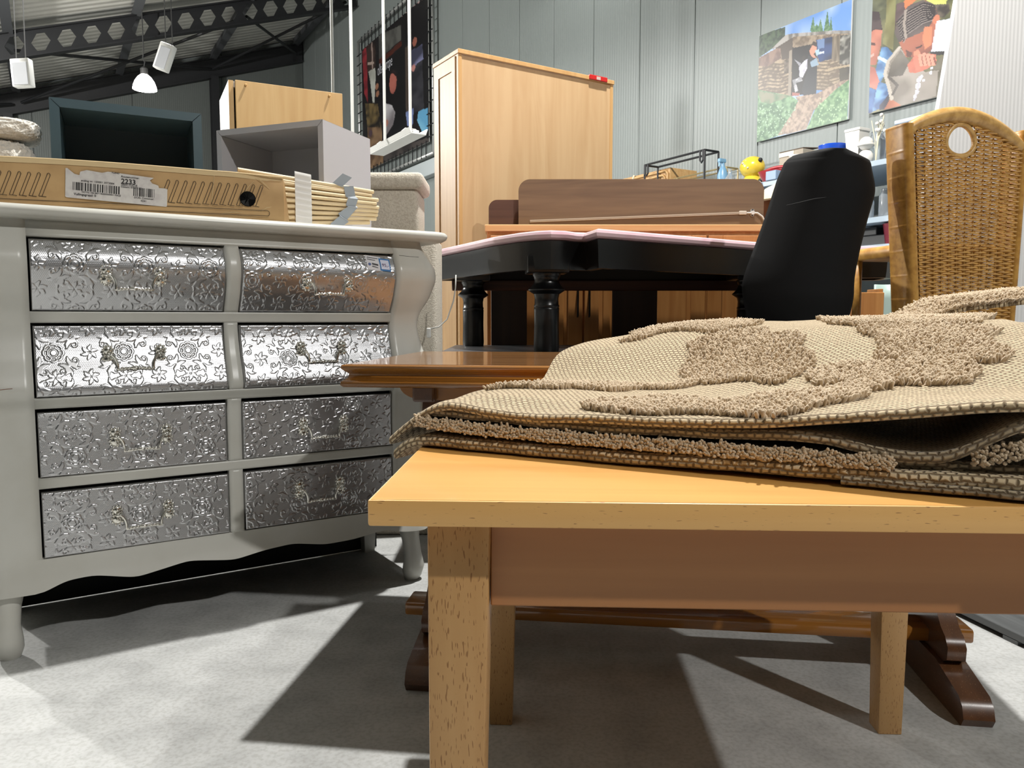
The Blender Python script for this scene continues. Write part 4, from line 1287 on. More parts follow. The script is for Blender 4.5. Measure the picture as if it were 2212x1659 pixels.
for a, b in (((-.30, 3.86), (1.60, 3.88)),):
    MB().box((a[0], a[1], ZT - .20), (b[0], b[1], ZT - .148), .004, 1).build('rail', M_under, kt)

# ------------------------------------------------------------------ dark upright boards, pine sideboard, oak boards, bookcase
M_dbrown = wood('dark_brown_board', srgb(50, 31, 20), srgb(64, 41, 27), 'z', 0.45)
for (x, w, lab) in ((-.105, .180, 'dark brown upright board standing behind the turned leg of the black table'), (.505, .225, 'wide dark brown upright board in front of the pine sideboard')):
    t = thing('upright_board', lab, 'board', (x, 3.885, .77), 0, 'dark upright boards on the grey table')
    MB().box((0, 0, 0), (w, .025, .318), .002, 1).build('plank', M_dbrown, t)
M_pine = wood('pine', srgb(178, 116, 56), srgb(200, 140, 76), 'z', 0.45, rings=.1, coat=.1)
M_pinel = wood('pine_pale', srgb(208, 156, 96), srgb(222, 176, 118), 'x', 0.5)
t = thing('pine_sideboard', 'pine sideboard with panelled doors and slim black handles behind the grey table', 'sideboard', (-.13, 4.0, 0))
MB().box((0, .02, .06), (1.50, .17, 1.352), .002, 1).build('body', M_pine, t)
MB().box((-.01, .0, 1.352), (1.51, .175, 1.386), .004, 2).build('top', M_pinel, t)
MB().box((.0, .03, 0), (1.50, .16, .06)).build('plinth', M_dbrown, t)
def pdoor(x0, x1, hx):
    fr = MB()
    z0, z1, w = .10, 1.33, .075
    fr.box((x0, .0, z0), (x0 + w, .02, z1), .002, 1).box((x1 - w, 0, z0), (x1, .02, z1), .002, 1).box((x0 + w, 0, z0), (x1 - w, .02, z0 + w), .002, 1).box((x0 + w, 0, z1 - w), (x1 - w, .02, z1), .002, 1)
    d = fr.build('door', M_pine, t)
    for a, b in ((z0 + w, 1.05), (1.10, z1 - w)) if False else ((z0 + w, z1 - w),):
        MB().box((x0 + w, .010, a), (x1 - w, .018, b)).box((x0 + w + .02, .005, a + .02), (x1 - w - .02, .012, b - .02), .004, 1).build('door_panel', M_pine, d)
    if hx is not None:
        m = MB(); m.tube([(hx, .0, .915), (hx, -.014, .92), (hx, -.014, 1.055), (hx, .0, 1.06)], .005, 8); m.build('handle', M_steel, d, smooth=True)
pdoor(.02, .495, .470); pdoor(.505, .735, .530); pdoor(.75, 1.13, None); pdoor(1.14, 1.48, None)
M_oakb = wood('oak_board', srgb(106, 82, 58), srgb(124, 98, 70), 'x', 0.55, scale=1.1, rings=.22)
M_wal = wood('walnut_board', srgb(78, 50, 36), srgb(94, 62, 46), 'x', 0.5)
def rboard(name, lab, loc, w, h, r, m_, rz):
    t = thing(name, lab, 'board', loc, rz)
    pts = [(0, 0), (w, 0)] + [(w - r + r * math.cos(a), h - r + r * math.sin(a)) for a in np.linspace(0, math.pi / 2, 10)] + [(r - r * math.sin(a), h - r + r * math.cos(a)) for a in np.linspace(0, math.pi / 2, 10)]
    MB().prism(pts, 'y', 0, .022).build('plank', m_, t, auto=40)
    MB().prism([(p[0] * .999 + w * .0005, p[1] + .0012) for p in pts], 'y', .004, .018).build('edge_band', M_pinel, t, auto=40)
    return t
t = rboard('headboard', 'brown oak board with rounded corners and a light strip, standing on the pine sideboard', (.034, 4.10, 1.386), 1.285, .245, .060, M_oakb, -.006)
m = MB(); 
def bz(x): return .022 + .045 * (x - .06) / 1.2
m.hexa([(.06, -.006, bz(.06)), (1.155, -.006, bz(1.155)), (1.155, 0, bz(1.155)), (.06, 0, bz(.06))], [(.06, -.006, bz(.06) + .012), (1.155, -.006, bz(1.155) + .012), (1.155, 0, bz(1.155) + .012), (.06, 0, bz(.06) + .012)])
m.build('light_strip', mat('frosted_strip', srgb(202, 190, 172), 0.3), t)
m = MB(); m.hexa([(.06, -.0065, bz(.06) + .0045), (1.155, -.0065, bz(1.155) + .0045), (1.155, -.006, bz(1.155) + .0045), (.06, -.006, bz(.06) + .0045)], [(.06, -.0065, bz(.06) + .0075), (1.155, -.0065, bz(1.155) + .0075), (1.155, -.006, bz(1.155) + .0075), (.06, -.006, bz(.06) + .0075)])
m.build('strip_line', mat('strip_line', srgb(150, 134, 116), 0.4), t)
MB().box((1.155, -.010, bz(1.19) - .004), (1.195, 0, bz(1.19) + .016), .004, 2).build('strip_plug', mat('clear_plug', srgb(206, 198, 184), 0.25), t)
MB().tube([(1.195, -.006, .069), (1.225, -.010, .070), (1.25, -.012, .068), (1.275, -.014, .050), (1.29, -.014, .02), (1.292, -.012, -.03)], .0045, 8).build('strip_cable', M_cord_w, t, smooth=True)
m = MB(); m.box((1.216, -.006, .052), (1.234, 0, .090), .008, 3); m.lathe([(.010, -.018), (.010, .0)], 12, (1.225, 0, .070), 'y'); m.build('cable_clip', M_white, t)
m = MB()
for z in (.057, .085): m.lathe([(.0042, -.0075), (.0042, -.005)], 10, (1.225, 0, z), 'y')
m.build('clip_hole', M_cord_g, t)
rboard('walnut_panel', 'small dark walnut board with a rounded corner, left behind the oak board', (-.124, 4.145, 1.386), .20, .146, .045, M_wal, 0)

M_bir = wood('birch', srgb(196, 160, 116), srgb(208, 175, 132), 'z', 0.45, rings=.16, scale=.6)
M_bire = wood('birch_frame', srgb(196, 152, 96), srgb(210, 168, 112), 'z', 0.45)
t = thing('tall_cabinet', 'tall birch cabinet with its plain back turned forward, red clip on top', 'cabinet', (-.288, 4.256, 0), math.atan(.62))
HB = 2.335; WB = 1.065; DB = .30
MB().box((.022, .004, .02), (WB - .022, .012, HB - .018)).build('back_panel', M_bir, t)
for x in (0, WB - .022): MB().box((x, 0, 0), (x + .022, DB, HB - .012), .0015, 1).build('side_panel', M_bire, t)
MB().box((-.004, -.006, HB - .012), (WB + .004, DB + .004, HB + .012), .002, 1).build('top_panel', M_bire, t)
m = MB()
m.box((-.006, .03, .04), (0, .07, HB - .02)).box((-.006, DB - .07, .04), (0, DB - .03, HB - .02)).box((-.006, .07, HB - .09), (0, DB - .07, HB - .02)).box((-.006, .07, .04), (0, DB - .07, .12))
m.build('side_frame', M_bire, t)
MB().box((WB - .19, -.014, HB - .01), (WB - .055, .03, HB + .018), .003, 1).build('red_clip', mat('clip_red', srgb(196, 36, 34), 0.35), t)
MB().box((WB - .14, -.015, HB - .006), (WB - .11, -.0135, HB + .012)).build('clip_mark', mat('clip_pale', srgb(200, 180, 170), 0.5), t)
# ------------------------------------------------------------------ folded rug
def weave_mat(name, c_hi, c_lo, bw=.0094, bh=.0074):
    m = mat(name, c_hi, 0.9, sheen=.15)
    nt = m.node_tree; b = nt.nodes['Principled BSDF']
    tc = nt.nodes.new('ShaderNodeTexCoord')
    no = nt.nodes.new('ShaderNodeTexNoise'); no.inputs['Scale'].default_value = 90; no.inputs['Detail'].default_value = 2
    nt.links.new(tc.outputs['UV'], no.inputs['Vector'])
    ad = nt.nodes.new('ShaderNodeVectorMath'); ad.operation = 'MULTIPLY_ADD'
    ad.inputs[1].default_value = (.0060, .0060, 0)
    nt.links.new(no.outputs['Color'], ad.inputs[0]); nt.links.new(tc.outputs['UV'], ad.inputs[2])
    br = nt.nodes.new('ShaderNodeTexBrick')
    br.offset = 0.5
    br.inputs['Scale'].default_value = 1.0
    br.inputs['Brick Width'].default_value = bw
    br.inputs['Row Height'].default_value = bh
    br.inputs['Mortar Size'].default_value = .0024
    br.inputs['Mortar Smooth'].default_value = 1.0
    br.inputs['Color1'].default_value = (*c_hi, 1)
    br.inputs['Color2'].default_value = (*[c * .9 for c in c_hi], 1)
    br.inputs['Mortar'].default_value = (*c_lo, 1)
    nt.links.new(ad.outputs[0], br.inputs['Vector'])
    nt.links.new(br.outputs['Color'], b.inputs['Base Color'])
    inv = nt.nodes.new('ShaderNodeMath'); inv.operation = 'SUBTRACT'; inv.inputs[0].default_value = 1
    nt.links.new(br.outputs['Fac'], inv.inputs[1])
    bp = nt.nodes.new('ShaderNodeBump'); bp.inputs['Strength'].default_value = .9; bp.inputs['Distance'].default_value = .0022
    nt.links.new(inv.outputs[0], bp.inputs['Height']); nt.links.new(bp.outputs[0], b.inputs['Normal'])
    return m
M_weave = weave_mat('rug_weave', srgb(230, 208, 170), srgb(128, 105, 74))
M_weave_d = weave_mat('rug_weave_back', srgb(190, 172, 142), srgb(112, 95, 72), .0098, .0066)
M_pile = mat('rug_pile', srgb(216, 195, 165), 0.92, var=(140, srgb(196, 172, 140), .40, .62), sheen=.25)

rug = thing('rug', 'thick beige rug with shaggy patches, folded up on the beech and oak tables', 'rug', (0, 0, 0))
RA, RD = np.array([-.129, 1.056]), np.array([.8868, -.4621])
RN = np.array([.4621, .8868])
def rp(s, off): return RA + RD * s + RN * off
CTRL = np.array([(-0.176, 1.087, 0.734), (-0.161, 1.079, 0.748), (-0.143, 1.07, 0.762), (-0.13, 1.063, 0.772), (-0.115, 1.055, 0.781), (-0.102, 1.049, 0.786), (-0.088, 1.041, 0.788), (-0.066, 1.03, 0.787), (-0.036, 1.014, 0.782), (0.024, 0.983, 0.778), (0.097, 0.945, 0.783), (0.165, 0.909, 0.783), (0.216, 0.883, 0.785), (0.283, 0.847, 0.79), (0.33, 0.823, 0.797), (0.374, 0.8, 0.804), (0.429, 0.772, 0.813), (0.468, 0.751, 0.819), (0.494, 0.737, 0.822), (-0.075, 1.165, 0.782), (-0.037, 1.315, 0.782), (0.003, 1.36, 0.782), (0.052, 1.47, 0.774), (0.071, 1.6, 0.794), (0.094, 1.66, 0.824), (0.146, 1.69, 0.841), (0.279, 1.76, 0.866), (0.131, 1.12, 0.785), (0.158, 1.35, 0.782), (0.176, 1.5, 0.787), (0.185, 1.58, 0.815), (0.19, 1.63, 0.839), (0.25, 1.05, 0.786), (0.298, 1.25, 0.786), (0.333, 1.4, 0.79), (0.354, 1.49, 0.81), (0.37, 1.56, 0.844), (0.386, 1.63, 0.869), (0.426, 1.8, 0.886), (0.345, 0.96, 0.8), (0.395, 1.1, 0.802), (0.437, 1.22, 0.819), (0.468, 1.31, 0.845), (0.5, 1.4, 0.873), (0.57, 1.6, 0.89), (0.637, 1.95, 0.894), (0.513, 0.95, 0.814), (0.566, 1.05, 0.831), (0.619, 1.15, 0.852), (0.672, 1.25, 0.876), (0.751, 1.4, 0.891), (0.966, 1.8, 0.898), (0.608, 0.92, 0.822), (0.672, 1.02, 0.845), (0.737, 1.12, 0.866), (0.821, 1.25, 0.893), (1.05, 1.6, 0.908)])
_N = len(CTRL)
def _rbf(d): return np.where(d > 1e-9, d * d * np.log(d + 1e-12), 0)
_K = _rbf(np.hypot(CTRL[:, None, 0] - CTRL[None, :, 0], CTRL[:, None, 1] - CTRL[None, :, 1])) + 1e-3 * np.eye(_N)
_Q = np.c_[np.ones(_N), CTRL[:, :2]]
_w = np.linalg.solve(np.block([[_K, _Q], [_Q.T, np.zeros((3, 3))]]), np.r_[CTRL[:, 2], 0, 0, 0])
def rug_z(X, Y):
    sh = np.shape(X)
    x, y = np.ravel(X), np.ravel(Y)
    z = _rbf(np.hypot(x[:, None] - CTRL[None, :, 0], y[:, None] - CTRL[None, :, 1])) @ _w[:_N] + _w[_N] + _w[_N + 1] * x + _w[_N + 2] * y
    z = z + .0022 * np.sin(x * 23 + 3 * np.sin(y * 5)) * np.sin(y * 17 + 1.3 * x) * np.clip((y - 1.0) * 4, 0, 1)
    return z.reshape(sh)
L3 = [(-.056, .7275), (-.039, .7419), (-.019, .7557), (-.004, .7665), (.013, .7752), (.027, .7798), (.043, .7825), (.068, .7807), (.102, .7757), (.169, .7723), (.252, .7767), (.329, .7775), (.386, .7794), (.462, .7842), (.515, .7915), (.564, .798), (.626, .8068), (.67, .8134), (.70, .8159), (.86, .822)]
TH_ = .0115
def edge_curve(L, n):
    s = np.linspace(L[0][0], L[-1][0], n)
    z = np.interp(s, [p[0] for p in L], [p[1] for p in L])
    ker = np.exp(-.5 * (np.arange(-7, 8) / 3.0) ** 2); ker /= ker.sum()
    zz = np.convolve(np.pad(z, 7, mode='reflect', reflect_type='odd'), ker, 'valid')
    return s, zz
# top layer: from the front edge to the far border
nA, nB = 260, 190
sA, zA = edge_curve(L3, nA)
F = RA[None] + RD[None] * sA[:, None] + RN[None] * .012
bk_s = [-.056, .0, .06, .12, .17, .19, .21, .25, .30, .38, .50, .70, .95]
bk = np.array([(-.150, 1.13), (-.115, 1.22), (-.070, 1.30), (-.01, 1.36), (.045, 1.46), (.068, 1.59), (.092, 1.665), (.16, 1.72), (.28, 1.79), (.42, 1.92), (.65, 2.10), (.95, 2.02), (1.15, 1.90)])
G = np.stack([np.interp(sA, bk_s, bk[:, 0]), np.interp(sA, bk_s, bk[:, 1])], 1)
ker = np.exp(-.5 * (np.arange(-8, 9) / 3.5) ** 2); ker /= ker.sum()
for c in (0, 1): G[:, c] = np.convolve(np.pad(G[:, c], 8, mode='reflect', reflect_type='odd'), ker, 'valid')
b = np.linspace(0, 1, nB) ** 1.25
X = F[:, None, 0] + (G - F)[:, None, 0] * b[None]
Y = F[:, None, 1] + (G - F)[:, None, 1] * b[None]
Z = rug_z(X, Y)
# blend the first centimetres to the measured front edge
zf = (zA + TH_ / 2)[:, None]
bl = smooth(0.0, .10, np.hypot(X - F[:, None, 0], Y - F[:, None, 1]))
Z = zf * (1 - bl) + Z * bl
top_XYZ = (X.copy(), Y.copy(), Z.copy())
def edge_rows(X0, Y0, Z0, dx, dy, n=6, th=TH_, back=.10):
    """rounded hem in front of a border and the underside behind it"""
    xs, ys, zs = [], [], []
    for q in (back, .004):
        xs.append(X0 + dx * q); ys.append(Y0 + dy * q); zs.append(Z0 - th)
    for k in range(n + 1):
        a = -math.pi / 2 + math.pi * k / n
        o = -th / 2 * math.cos(a) * 1.0
        xs.append(X0 + dx * o); ys.append(Y0 + dy * o); zs.append(Z0 - th / 2 + th / 2 * math.sin(a))
    return np.stack(xs, 1), np.stack(ys, 1), np.stack(zs, 1)
ex, ey, ez = edge_rows(F[:, 0], F[:, 1], Z[:, 0], RN[0], RN[1])
# far and left hems: roll the border over
def hem(X, Y, Z):
    d = np.stack([X[:, -1] - X[:, -2], Y[:, -1] - Y[:, -2]], 1); d /= np.linalg.norm(d, axis=1)[:, None] + 1e-9
    o = [(.004, -.003), (.006, -.008), (.003, -.012), (-.02, -.013)]
    hx = np.stack([X[:, -1] + d[:, 0] * p for p, q in o], 1); hy = np.stack([Y[:, -1] + d[:, 1] * p for p, q in o], 1); hz_ = np.stack([Z[:, -1] + q for p, q in o], 1)
    return hx, hy, hz_
hx2, hy2, hz2 = hem(X, Y, Z)
Xf, Yf, Zf = np.concatenate([ex, X[:, 1:], hx2], 1), np.concatenate([ey, Y[:, 1:], hy2], 1), np.concatenate([ez, Z[:, 1:], hz2], 1)
def arc_uv(X, Y, Z):
    d = np.sqrt(np.diff(X, axis=1) ** 2 + np.diff(Y, axis=1) ** 2 + np.diff(Z, axis=1) ** 2)
    return np.concatenate([np.zeros((X.shape[0], 1)), np.cumsum(d, 1)], 1)
uvw = np.stack([Xf * .8868 - Yf * .4621, np.where(np.arange(Xf.shape[1])[None] < 9, arc_uv(Xf, Yf, Zf), Xf * .4621 + Yf * .8868)], -1)
np_grid('top_layer', Xf, Yf, Zf, M_weave, rug, uv=uvw)

def layer(name, L, off, depth, th, m, n=200, lift=0.0):
    s, z = edge_curve(L, n)
    P = RA[None] + RD[None] * s[:, None] + RN[None] * (off + th / 2)
    wob = .0012 * np.sin(s * 60) + .0008 * np.sin(s * 133 + 1)
    px, py = P[:, 0] + RN[0] * wob, P[:, 1] + RN[1] * wob
    ex, ey, ez = edge_rows(px, py, z + th / 2, RN[0], RN[1], 7, th, depth)
    ts = np.linspace(.01, depth, 20)
    tx_, ty_ = px[:, None] + RN[0] * ts, py[:, None] + RN[1] * ts
    tz = (z + th / 2)[:, None] + lift * ts[None]
    X, Y, Z = np.concatenate([ex, tx_], 1), np.concatenate([ey, ty_], 1), np.concatenate([ez, tz], 1)
    uv = np.stack([np.repeat(s[:, None], X.shape[1], 1), arc_uv(X, Y, Z)], -1)
    return np_grid(name, X, Y, Z, m, rug, uv=uv)
L0 = [(-.044, .710), (-.035, .718), (-.028, .7238), (-.015, .7315), (.01, .7332), (.059, .7325), (.15, .7318), (.255, .7321), (.328, .7326), (.389, .7350), (.464, .7355), (.534, .7357), (.614, .7366), (.703, .7398), (.86, .742)]
L2 = [(-.012, .7630), (.0, .7705), (.015, .7720), (.103, .7690), (.191, .7650), (.273, .7645), (.326, .7665), (.407, .7676), (.498, .772), (.533, .769), (.566, .7606), (.598, .756), (.628, .7572), (.643, .7599), (.665, .7737), (.685, .7885), (.70, .7981), (.72, .802), (.86, .806)]
layer('bottom_layer', L0, 0.0, .34, .0155, M_weave)
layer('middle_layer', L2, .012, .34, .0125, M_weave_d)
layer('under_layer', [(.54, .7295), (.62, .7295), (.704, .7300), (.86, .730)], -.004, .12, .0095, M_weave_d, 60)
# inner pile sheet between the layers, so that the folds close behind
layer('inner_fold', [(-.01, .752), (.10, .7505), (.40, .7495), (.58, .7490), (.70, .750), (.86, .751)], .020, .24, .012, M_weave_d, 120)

def inside(P, x, y):
    m_ = np.zeros(x.shape, bool); n = len(P)
    for i in range(n):
        (x0, y0), (x1, y1) = P[i], P[(i + 1) % n]
        if y0 == y1: continue
        m_ ^= ((y0 > y) != (y1 > y)) & (x < (x1 - x0) * (y - y0) / (y1 - y0) + x0)
    return m_
def tufts(name, base, lean, length, r0, parent):
    """short twisted yarn ends standing on the weave"""
    V, Fc = [], []
    n = len(base)
    L = length * rng.uniform(.8, 1.2, n)
    lx = lean[:, 0] + rng.normal(0, .30, n); ly = lean[:, 1] + rng.normal(0, .30, n); lz = lean[:, 2] + rng.normal(0, .10, n)
    D = np.stack([lx, ly, lz], 1); D /= np.linalg.norm(D, axis=1)[:, None]
    U = np.cross(D, np.array([0.3, .9, .1])); U /= np.linalg.norm(U, axis=1)[:, None]
    W = np.cross(D, U)
    k = 5
    ang = rng.uniform(0, 6.28, n)
    rings = []
    for (h, r) in ((-.15, .8), (.45, 1.05), (.85, .85)):
        ring = []
        for j in range(k):
            a = ang + 2 * math.pi * j / k
            ring.append(base + D * (L * h)[:, None] + (U * np.cos(a)[:, None] + W * np.sin(a)[:, None]) * r0 * r)
        rings.append(np.stack(ring, 1))
    tip = base + D * (L * 1.02)[:, None]
    allv = np.concatenate(rings + [tip[:, None]], 1)         # n x (3k+1) x 3
    nv = 3 * k + 1
    f = []
    for a in range(2):
        for j in range(k):
            f.append((a * k + j, a * k + (j + 1) % k, (a + 1) * k + (j + 1) % k, (a + 1) * k + j))
    quads = (np.array(f)[None] + (np.arange(n) * nv)[:, None, None]).reshape(-1, 4)
    t = np.array([(2 * k + j, 2 * k + (j + 1) % k, 3 * k) for j in range(k)])
    tris = (t[None] + (np.arange(n) * nv)[:, None, None]).reshape(-1, 3)
    me = bpy.data.meshes.new(name)
    co = allv.reshape(-1, 3).astype(np.float32)
    me.vertices.add(len(co)); me.vertices.foreach_set('co', co.ravel())
    li = np.concatenate([quads.ravel(), tris.ravel()]).astype(np.int32)
    me.loops.add(len(li)); me.loops.foreach_set('vertex_index', li)
    ls = np.concatenate([np.arange(len(quads)) * 4, len(quads) * 4 + np.arange(len(tris)) * 3]).astype(np.int32)
    me.polygons.add(len(ls)); me.polygons.foreach_set('loop_start', ls)
    me.polygons.foreach_set('use_smooth', np.ones(len(ls), bool))
    me.update(calc_edges=True)
    o = link(name, me, M_pile, parent)
    o['kind'] = 'stuff'
    return o
PATCH = {
 'p1': [(0.364, 1.577), (0.419, 1.607), (0.492, 1.534), (0.507, 1.34), (0.489, 1.25), (0.458, 1.188), (0.402, 1.139), (0.341, 1.244), (0.324, 1.437), (0.335, 1.504)],
 'p2': [(0.582, 1.234), (0.651, 1.299), (0.736, 1.284), (0.76, 1.219), (0.707, 1.109), (0.648, 1.029), (0.605, 1.051), (0.577, 1.135), (0.547, 1.165)],
 'p3': [(0.408, 1.074), (0.464, 1.158), (0.522, 1.164), (0.588, 1.092), (0.615, 1.026), (0.619, 0.983), (0.579, 0.95), (0.529, 0.98), (0.479, 0.999)],
 'p4': [(0.091, 1.007), (0.126, 1.072), (0.208, 1.095), (0.275, 1.0), (0.368, 0.991), (0.463, 1.029), (0.503, 0.992), (0.491, 0.956), (0.448, 0.956), (0.376, 0.895), (0.321, 0.85), (0.263, 0.877), (0.192, 0.921), (0.13, 0.954)],
 'p5': [(.221, 1.64), (.30, 1.80), (.45, 1.92), (.56, 1.80), (.511, 1.60), (.45, 1.60), (.40, 1.655), (.30, 1.69)],
 'p6': [(.60, 1.42), (.70, 1.75), (.95, 1.9), (1.0, 1.6), (.80, 1.33), (.69, 1.28), (.60, 1.25)],
 'p7': [(-.042, 1.26), (.03, 1.27), (.20, 1.37), (.33, 1.40), (.345, 1.33), (.22, 1.28), (.066, 1.19)],
}
# the surface as a lookup: nearest grid sample of the top layer
gx, gy, gz = [q[:, ::2].ravel() for q in top_XYZ]
def surf(x, y):
    z = rug_z(x, y)
    s = (x - RA[0]) * RD[0] + (y - RA[1]) * RD[1]; o = (x - RA[0]) * RN[0] + (y - RA[1]) * RN[1]
    fz = np.interp(s, sA, zA) + TH_ / 2
    k = smooth(0, .10, o - .012)
    return fz * (1 - k) + z * k
for nm, P in PATCH.items():
    P = np.array(P)
    lo, hi = P.min(0), P.max(0)
    st = .0044 if nm in ('p3', 'p4', 'p7') else .0052
    x, y = np.meshgrid(np.arange(lo[0], hi[0], st), np.arange(lo[1], hi[1], st))
    x = x + rng.normal(0, st * .28, x.shape); y = y + rng.normal(0, st * .28, y.shape)
    k = inside([tuple(p) for p in P], x + .012 * np.sin(y * 40), y + .012 * np.sin(x * 50))
    x, y = x[k], y[k]
    z = surf(x, y)
    c = P.mean(0)
    ln_ = np.stack([(x - c[0]) * 1.2 + rng.normal(0, .1, x.shape), (y - c[1]) * 1.0 - .25, np.full(x.shape, .75)], 1)
    tufts('pile_patch', np.stack([x, y, z], 1), ln_, .0115, .0024, rug)
# pile fringe showing between the layers along the front
s = rng.uniform(-.012, .585, 2600); h = rng.uniform(0, 1, 2600)
pr1 = np.interp(s, [-.012, .057, .17, .273, .401, .531, .581], [.757, .7520, .7490, .7485, .7478, .7478, .7478])
zr = pr1 - .0045 + h * .009
base = np.concatenate([rp(s[:, None], (.010 + .006 * h)[:, None]), zr[:, None]], 1)
tufts('pile_fringe', base, np.stack([np.full(2600, -RN[0] + .35 * RD[0]), np.full(2600, -RN[1] + .35 * RD[1]), .15 + .5 * h], 1), .0125, .0022, rug)
s = rng.uniform(.66, .95, 900); h = rng.uniform(0, 1, 900)
base = np.concatenate([rp(s[:, None], (.020 + .006 * h)[:, None]), (np.interp(s, [.66, .70, .95], [.752, .762, .775]) + h * .014)[:, None]], 1)
tufts('pile_fringe', base, np.stack([np.full(900, -RN[0]), np.full(900, -RN[1]), .1 + .5 * h], 1), .0115, .0022, rug)
# turned-over corner at the far right, pile upward
def flap(u, v):
    x = .935 + u * .29; y = 1.76 - u * .05 + v * (.16 + .06 * u)
    z = .902 + .030 * smooth(0, .32, u) * (.55 + .45 * smooth(0, .3, v)) + .034 * u
    return x, y, z
U, V = np.meshgrid(np.linspace(0, 1, 60), np.linspace(0, 1, 40), indexing='ij')
fx, fy, fz = flap(U, V)
o = np_grid('turned_corner', fx, fy, fz, M_weave, rug, uv=np.stack([fx, fy], -1))
md = o.modifiers.new('thickness', 'SOLIDIFY'); md.thickness = .010; md.offset = -1
n = 3800
u, v = rng.uniform(0, 1, n), rng.uniform(0, 1, n)
x, y, z = flap(u, v)
tufts('pile_patch', np.stack([x, y, z], 1), np.stack([-.5 * (u < .1), -.9 * (v < .12) - .2, np.full(n, .7)], 1), .013, .0028, rug)

# ------------------------------------------------------------------ black shell chair
M_shell = mat('black_shell', srgb(10, 10, 11), 0.8, spec=.25, bump=(300, .15, .0006))
sc_ = thing('shell_chair', 'black moulded plastic shell chair seen from behind, next to the wicker chair', 'chair', (1.10, 2.85, .77), 0)
lz = [.86, .90, .951, 1.01, 1.044, 1.103, 1.187, 1.304, 1.437, 1.494, 1.512, 1.521]
ll = [.945, .913, .884, .869, .872, .891, .922, .961, 1.000, 1.031, 1.060, 1.110]
rl = [1.285, 1.288, 1.291, 1.294, 1.297, 1.303, 1.319, 1.346, 1.368, 1.352, 1.330, 1.285]
lz2 = [.86, .90, 1.058, 1.17, 1.296, 1.384, 1.494, 1.511, 1.521]
rl2 = [1.290, 1.294, 1.293, 1.313, 1.342, 1.367, 1.339, 1.300, 1.260]
nz_, nx_ = 70, 36
zz = np.concatenate([np.linspace(.86, 1.48, 50), np.linspace(1.485, 1.5212, 20)])
Lx = np.interp(zz, lz, ll); Rx = np.interp(zz, lz2, rl2)
kk = np.exp(-.5 * (np.arange(-4, 5) / 1.8) ** 2); kk /= kk.sum()
Lx = np.convolve(np.pad(Lx, 4, mode='reflect', reflect_type='odd'), kk, 'valid'); Rx = np.convolve(np.pad(Rx, 4, mode='reflect', reflect_type='odd'), kk, 'valid')
U = np.linspace(-1, 1, nx_)
X = (Lx[:, None] * (1 - U) / 2 + Rx[:, None] * (1 + U) / 2)
Y = 2.85 + .085 * np.abs(U[None]) ** 2.2 + .05 * smooth(1.0, .86, zz)[:, None] + .02 * (zz[:, None] - 1.1) 
Z = np.repeat(zz[:, None], nx_, 1)
# seat rows continue forward from the foot of the back
ts = np.linspace(0, 1, 22)[1:]
SX, SY, SZ = [], [], []
for t in ts:
    w = 1 + .12 * math.sin(t * math.pi)
    cxm = (Lx[0] + Rx[0]) / 2; hw = (Rx[0] - Lx[0]) / 2 * w
    SX.append(cxm + U * hw); SY.append(2.85 + .05 + .36 * t + .085 * np.abs(U) ** 2.2 * (1 - t)); SZ.append(np.full(nx_, .86 - .03 * math.sin(min(1, t * 1.6) * math.pi / 2)) + .04 * np.abs(U) ** 3 * (1 - .5 * t))
X = np.concatenate([np.array(SX)[::-1], X]); Y = np.concatenate([np.array(SY)[::-1], Y]); Z = np.concatenate([np.array(SZ)[::-1], Z])
o = np_grid('shell', X - 1.10, Y - 2.85, Z - .77, M_shell, sc_)
md = o.modifiers.new('thickness', 'SOLIDIFY'); md.thickness = .006; md.offset = 0
m = MB(); m.tube([(-.10, -.002, .545), (-.05, -.004, .556), (.0, -.004, .568), (.045, -.003, .574)], [.0003, .0006, .0006, .0003], 5).build('scratch', mat('scratch_grey', srgb(60, 60, 60), .7), sc_)
for x, y in ((-.10, .10), (.10, .10), (-.10, .30), (.10, .30)):
    MB().tube([(x * 1.25, y + (y - .2) * .3, 0), (x, y, .075)], [.012, .016], 10).build('leg', M_steel, sc_)

# ------------------------------------------------------------------ wicker chair
M_wick = mat('wicker', srgb(222, 170, 88), 0.42, var=(26, srgb(190, 138, 64), .40, .66), coat=.2)
M_wickw = mat('wicker_wrap', srgb(206, 154, 74), 0.34, var=(40, srgb(178, 126, 56), .42, .64), coat=.25)
M_cane = mat('pale_cane', srgb(224, 178, 106), 0.4, var=(30, srgb(184, 138, 72), .4, .66), coat=.25)
WRZ = math.radians(12)
wc = thing('wicker_chair', 'woven wicker chair with an arched cane top rail and a hand hole', 'chair', (1.453, 2.85, .77), WRZ)
HC = .84                                       # corner height above its stand
def half(z): return None
def xl(z): return .072 * (1 - z / HC) ** 1.0 * 1.0          # left border moves in towards the floor
def xr(z): return .475 - .022 * (1 - z / HC)
def ztop(x):
    t = np.clip(x / .475, 0, 1)
    return HC - .025 + .088 * np.sin(np.clip(t, 0, 1) * math.pi) ** .85 - .050 * t
hole = (.200, .790, .056, .054)                 # centre x, z and half sizes of the hand hole
def in_hole(x, z, g=1.0):
    return ((x - hole[0] - .012) / (hole[2] * g)) ** 2 + ((z - hole[1]) / (hole[3] * g)) ** 2 < 1
stakes = np.linspace(0.02, .98, 13)
def panel_y(x, z): return .012 * math.sin(np.clip(x / .475, 0, 1) * math.pi)
m = MB(); strands = 0
z = .02
row = 0
PITCH = .0080
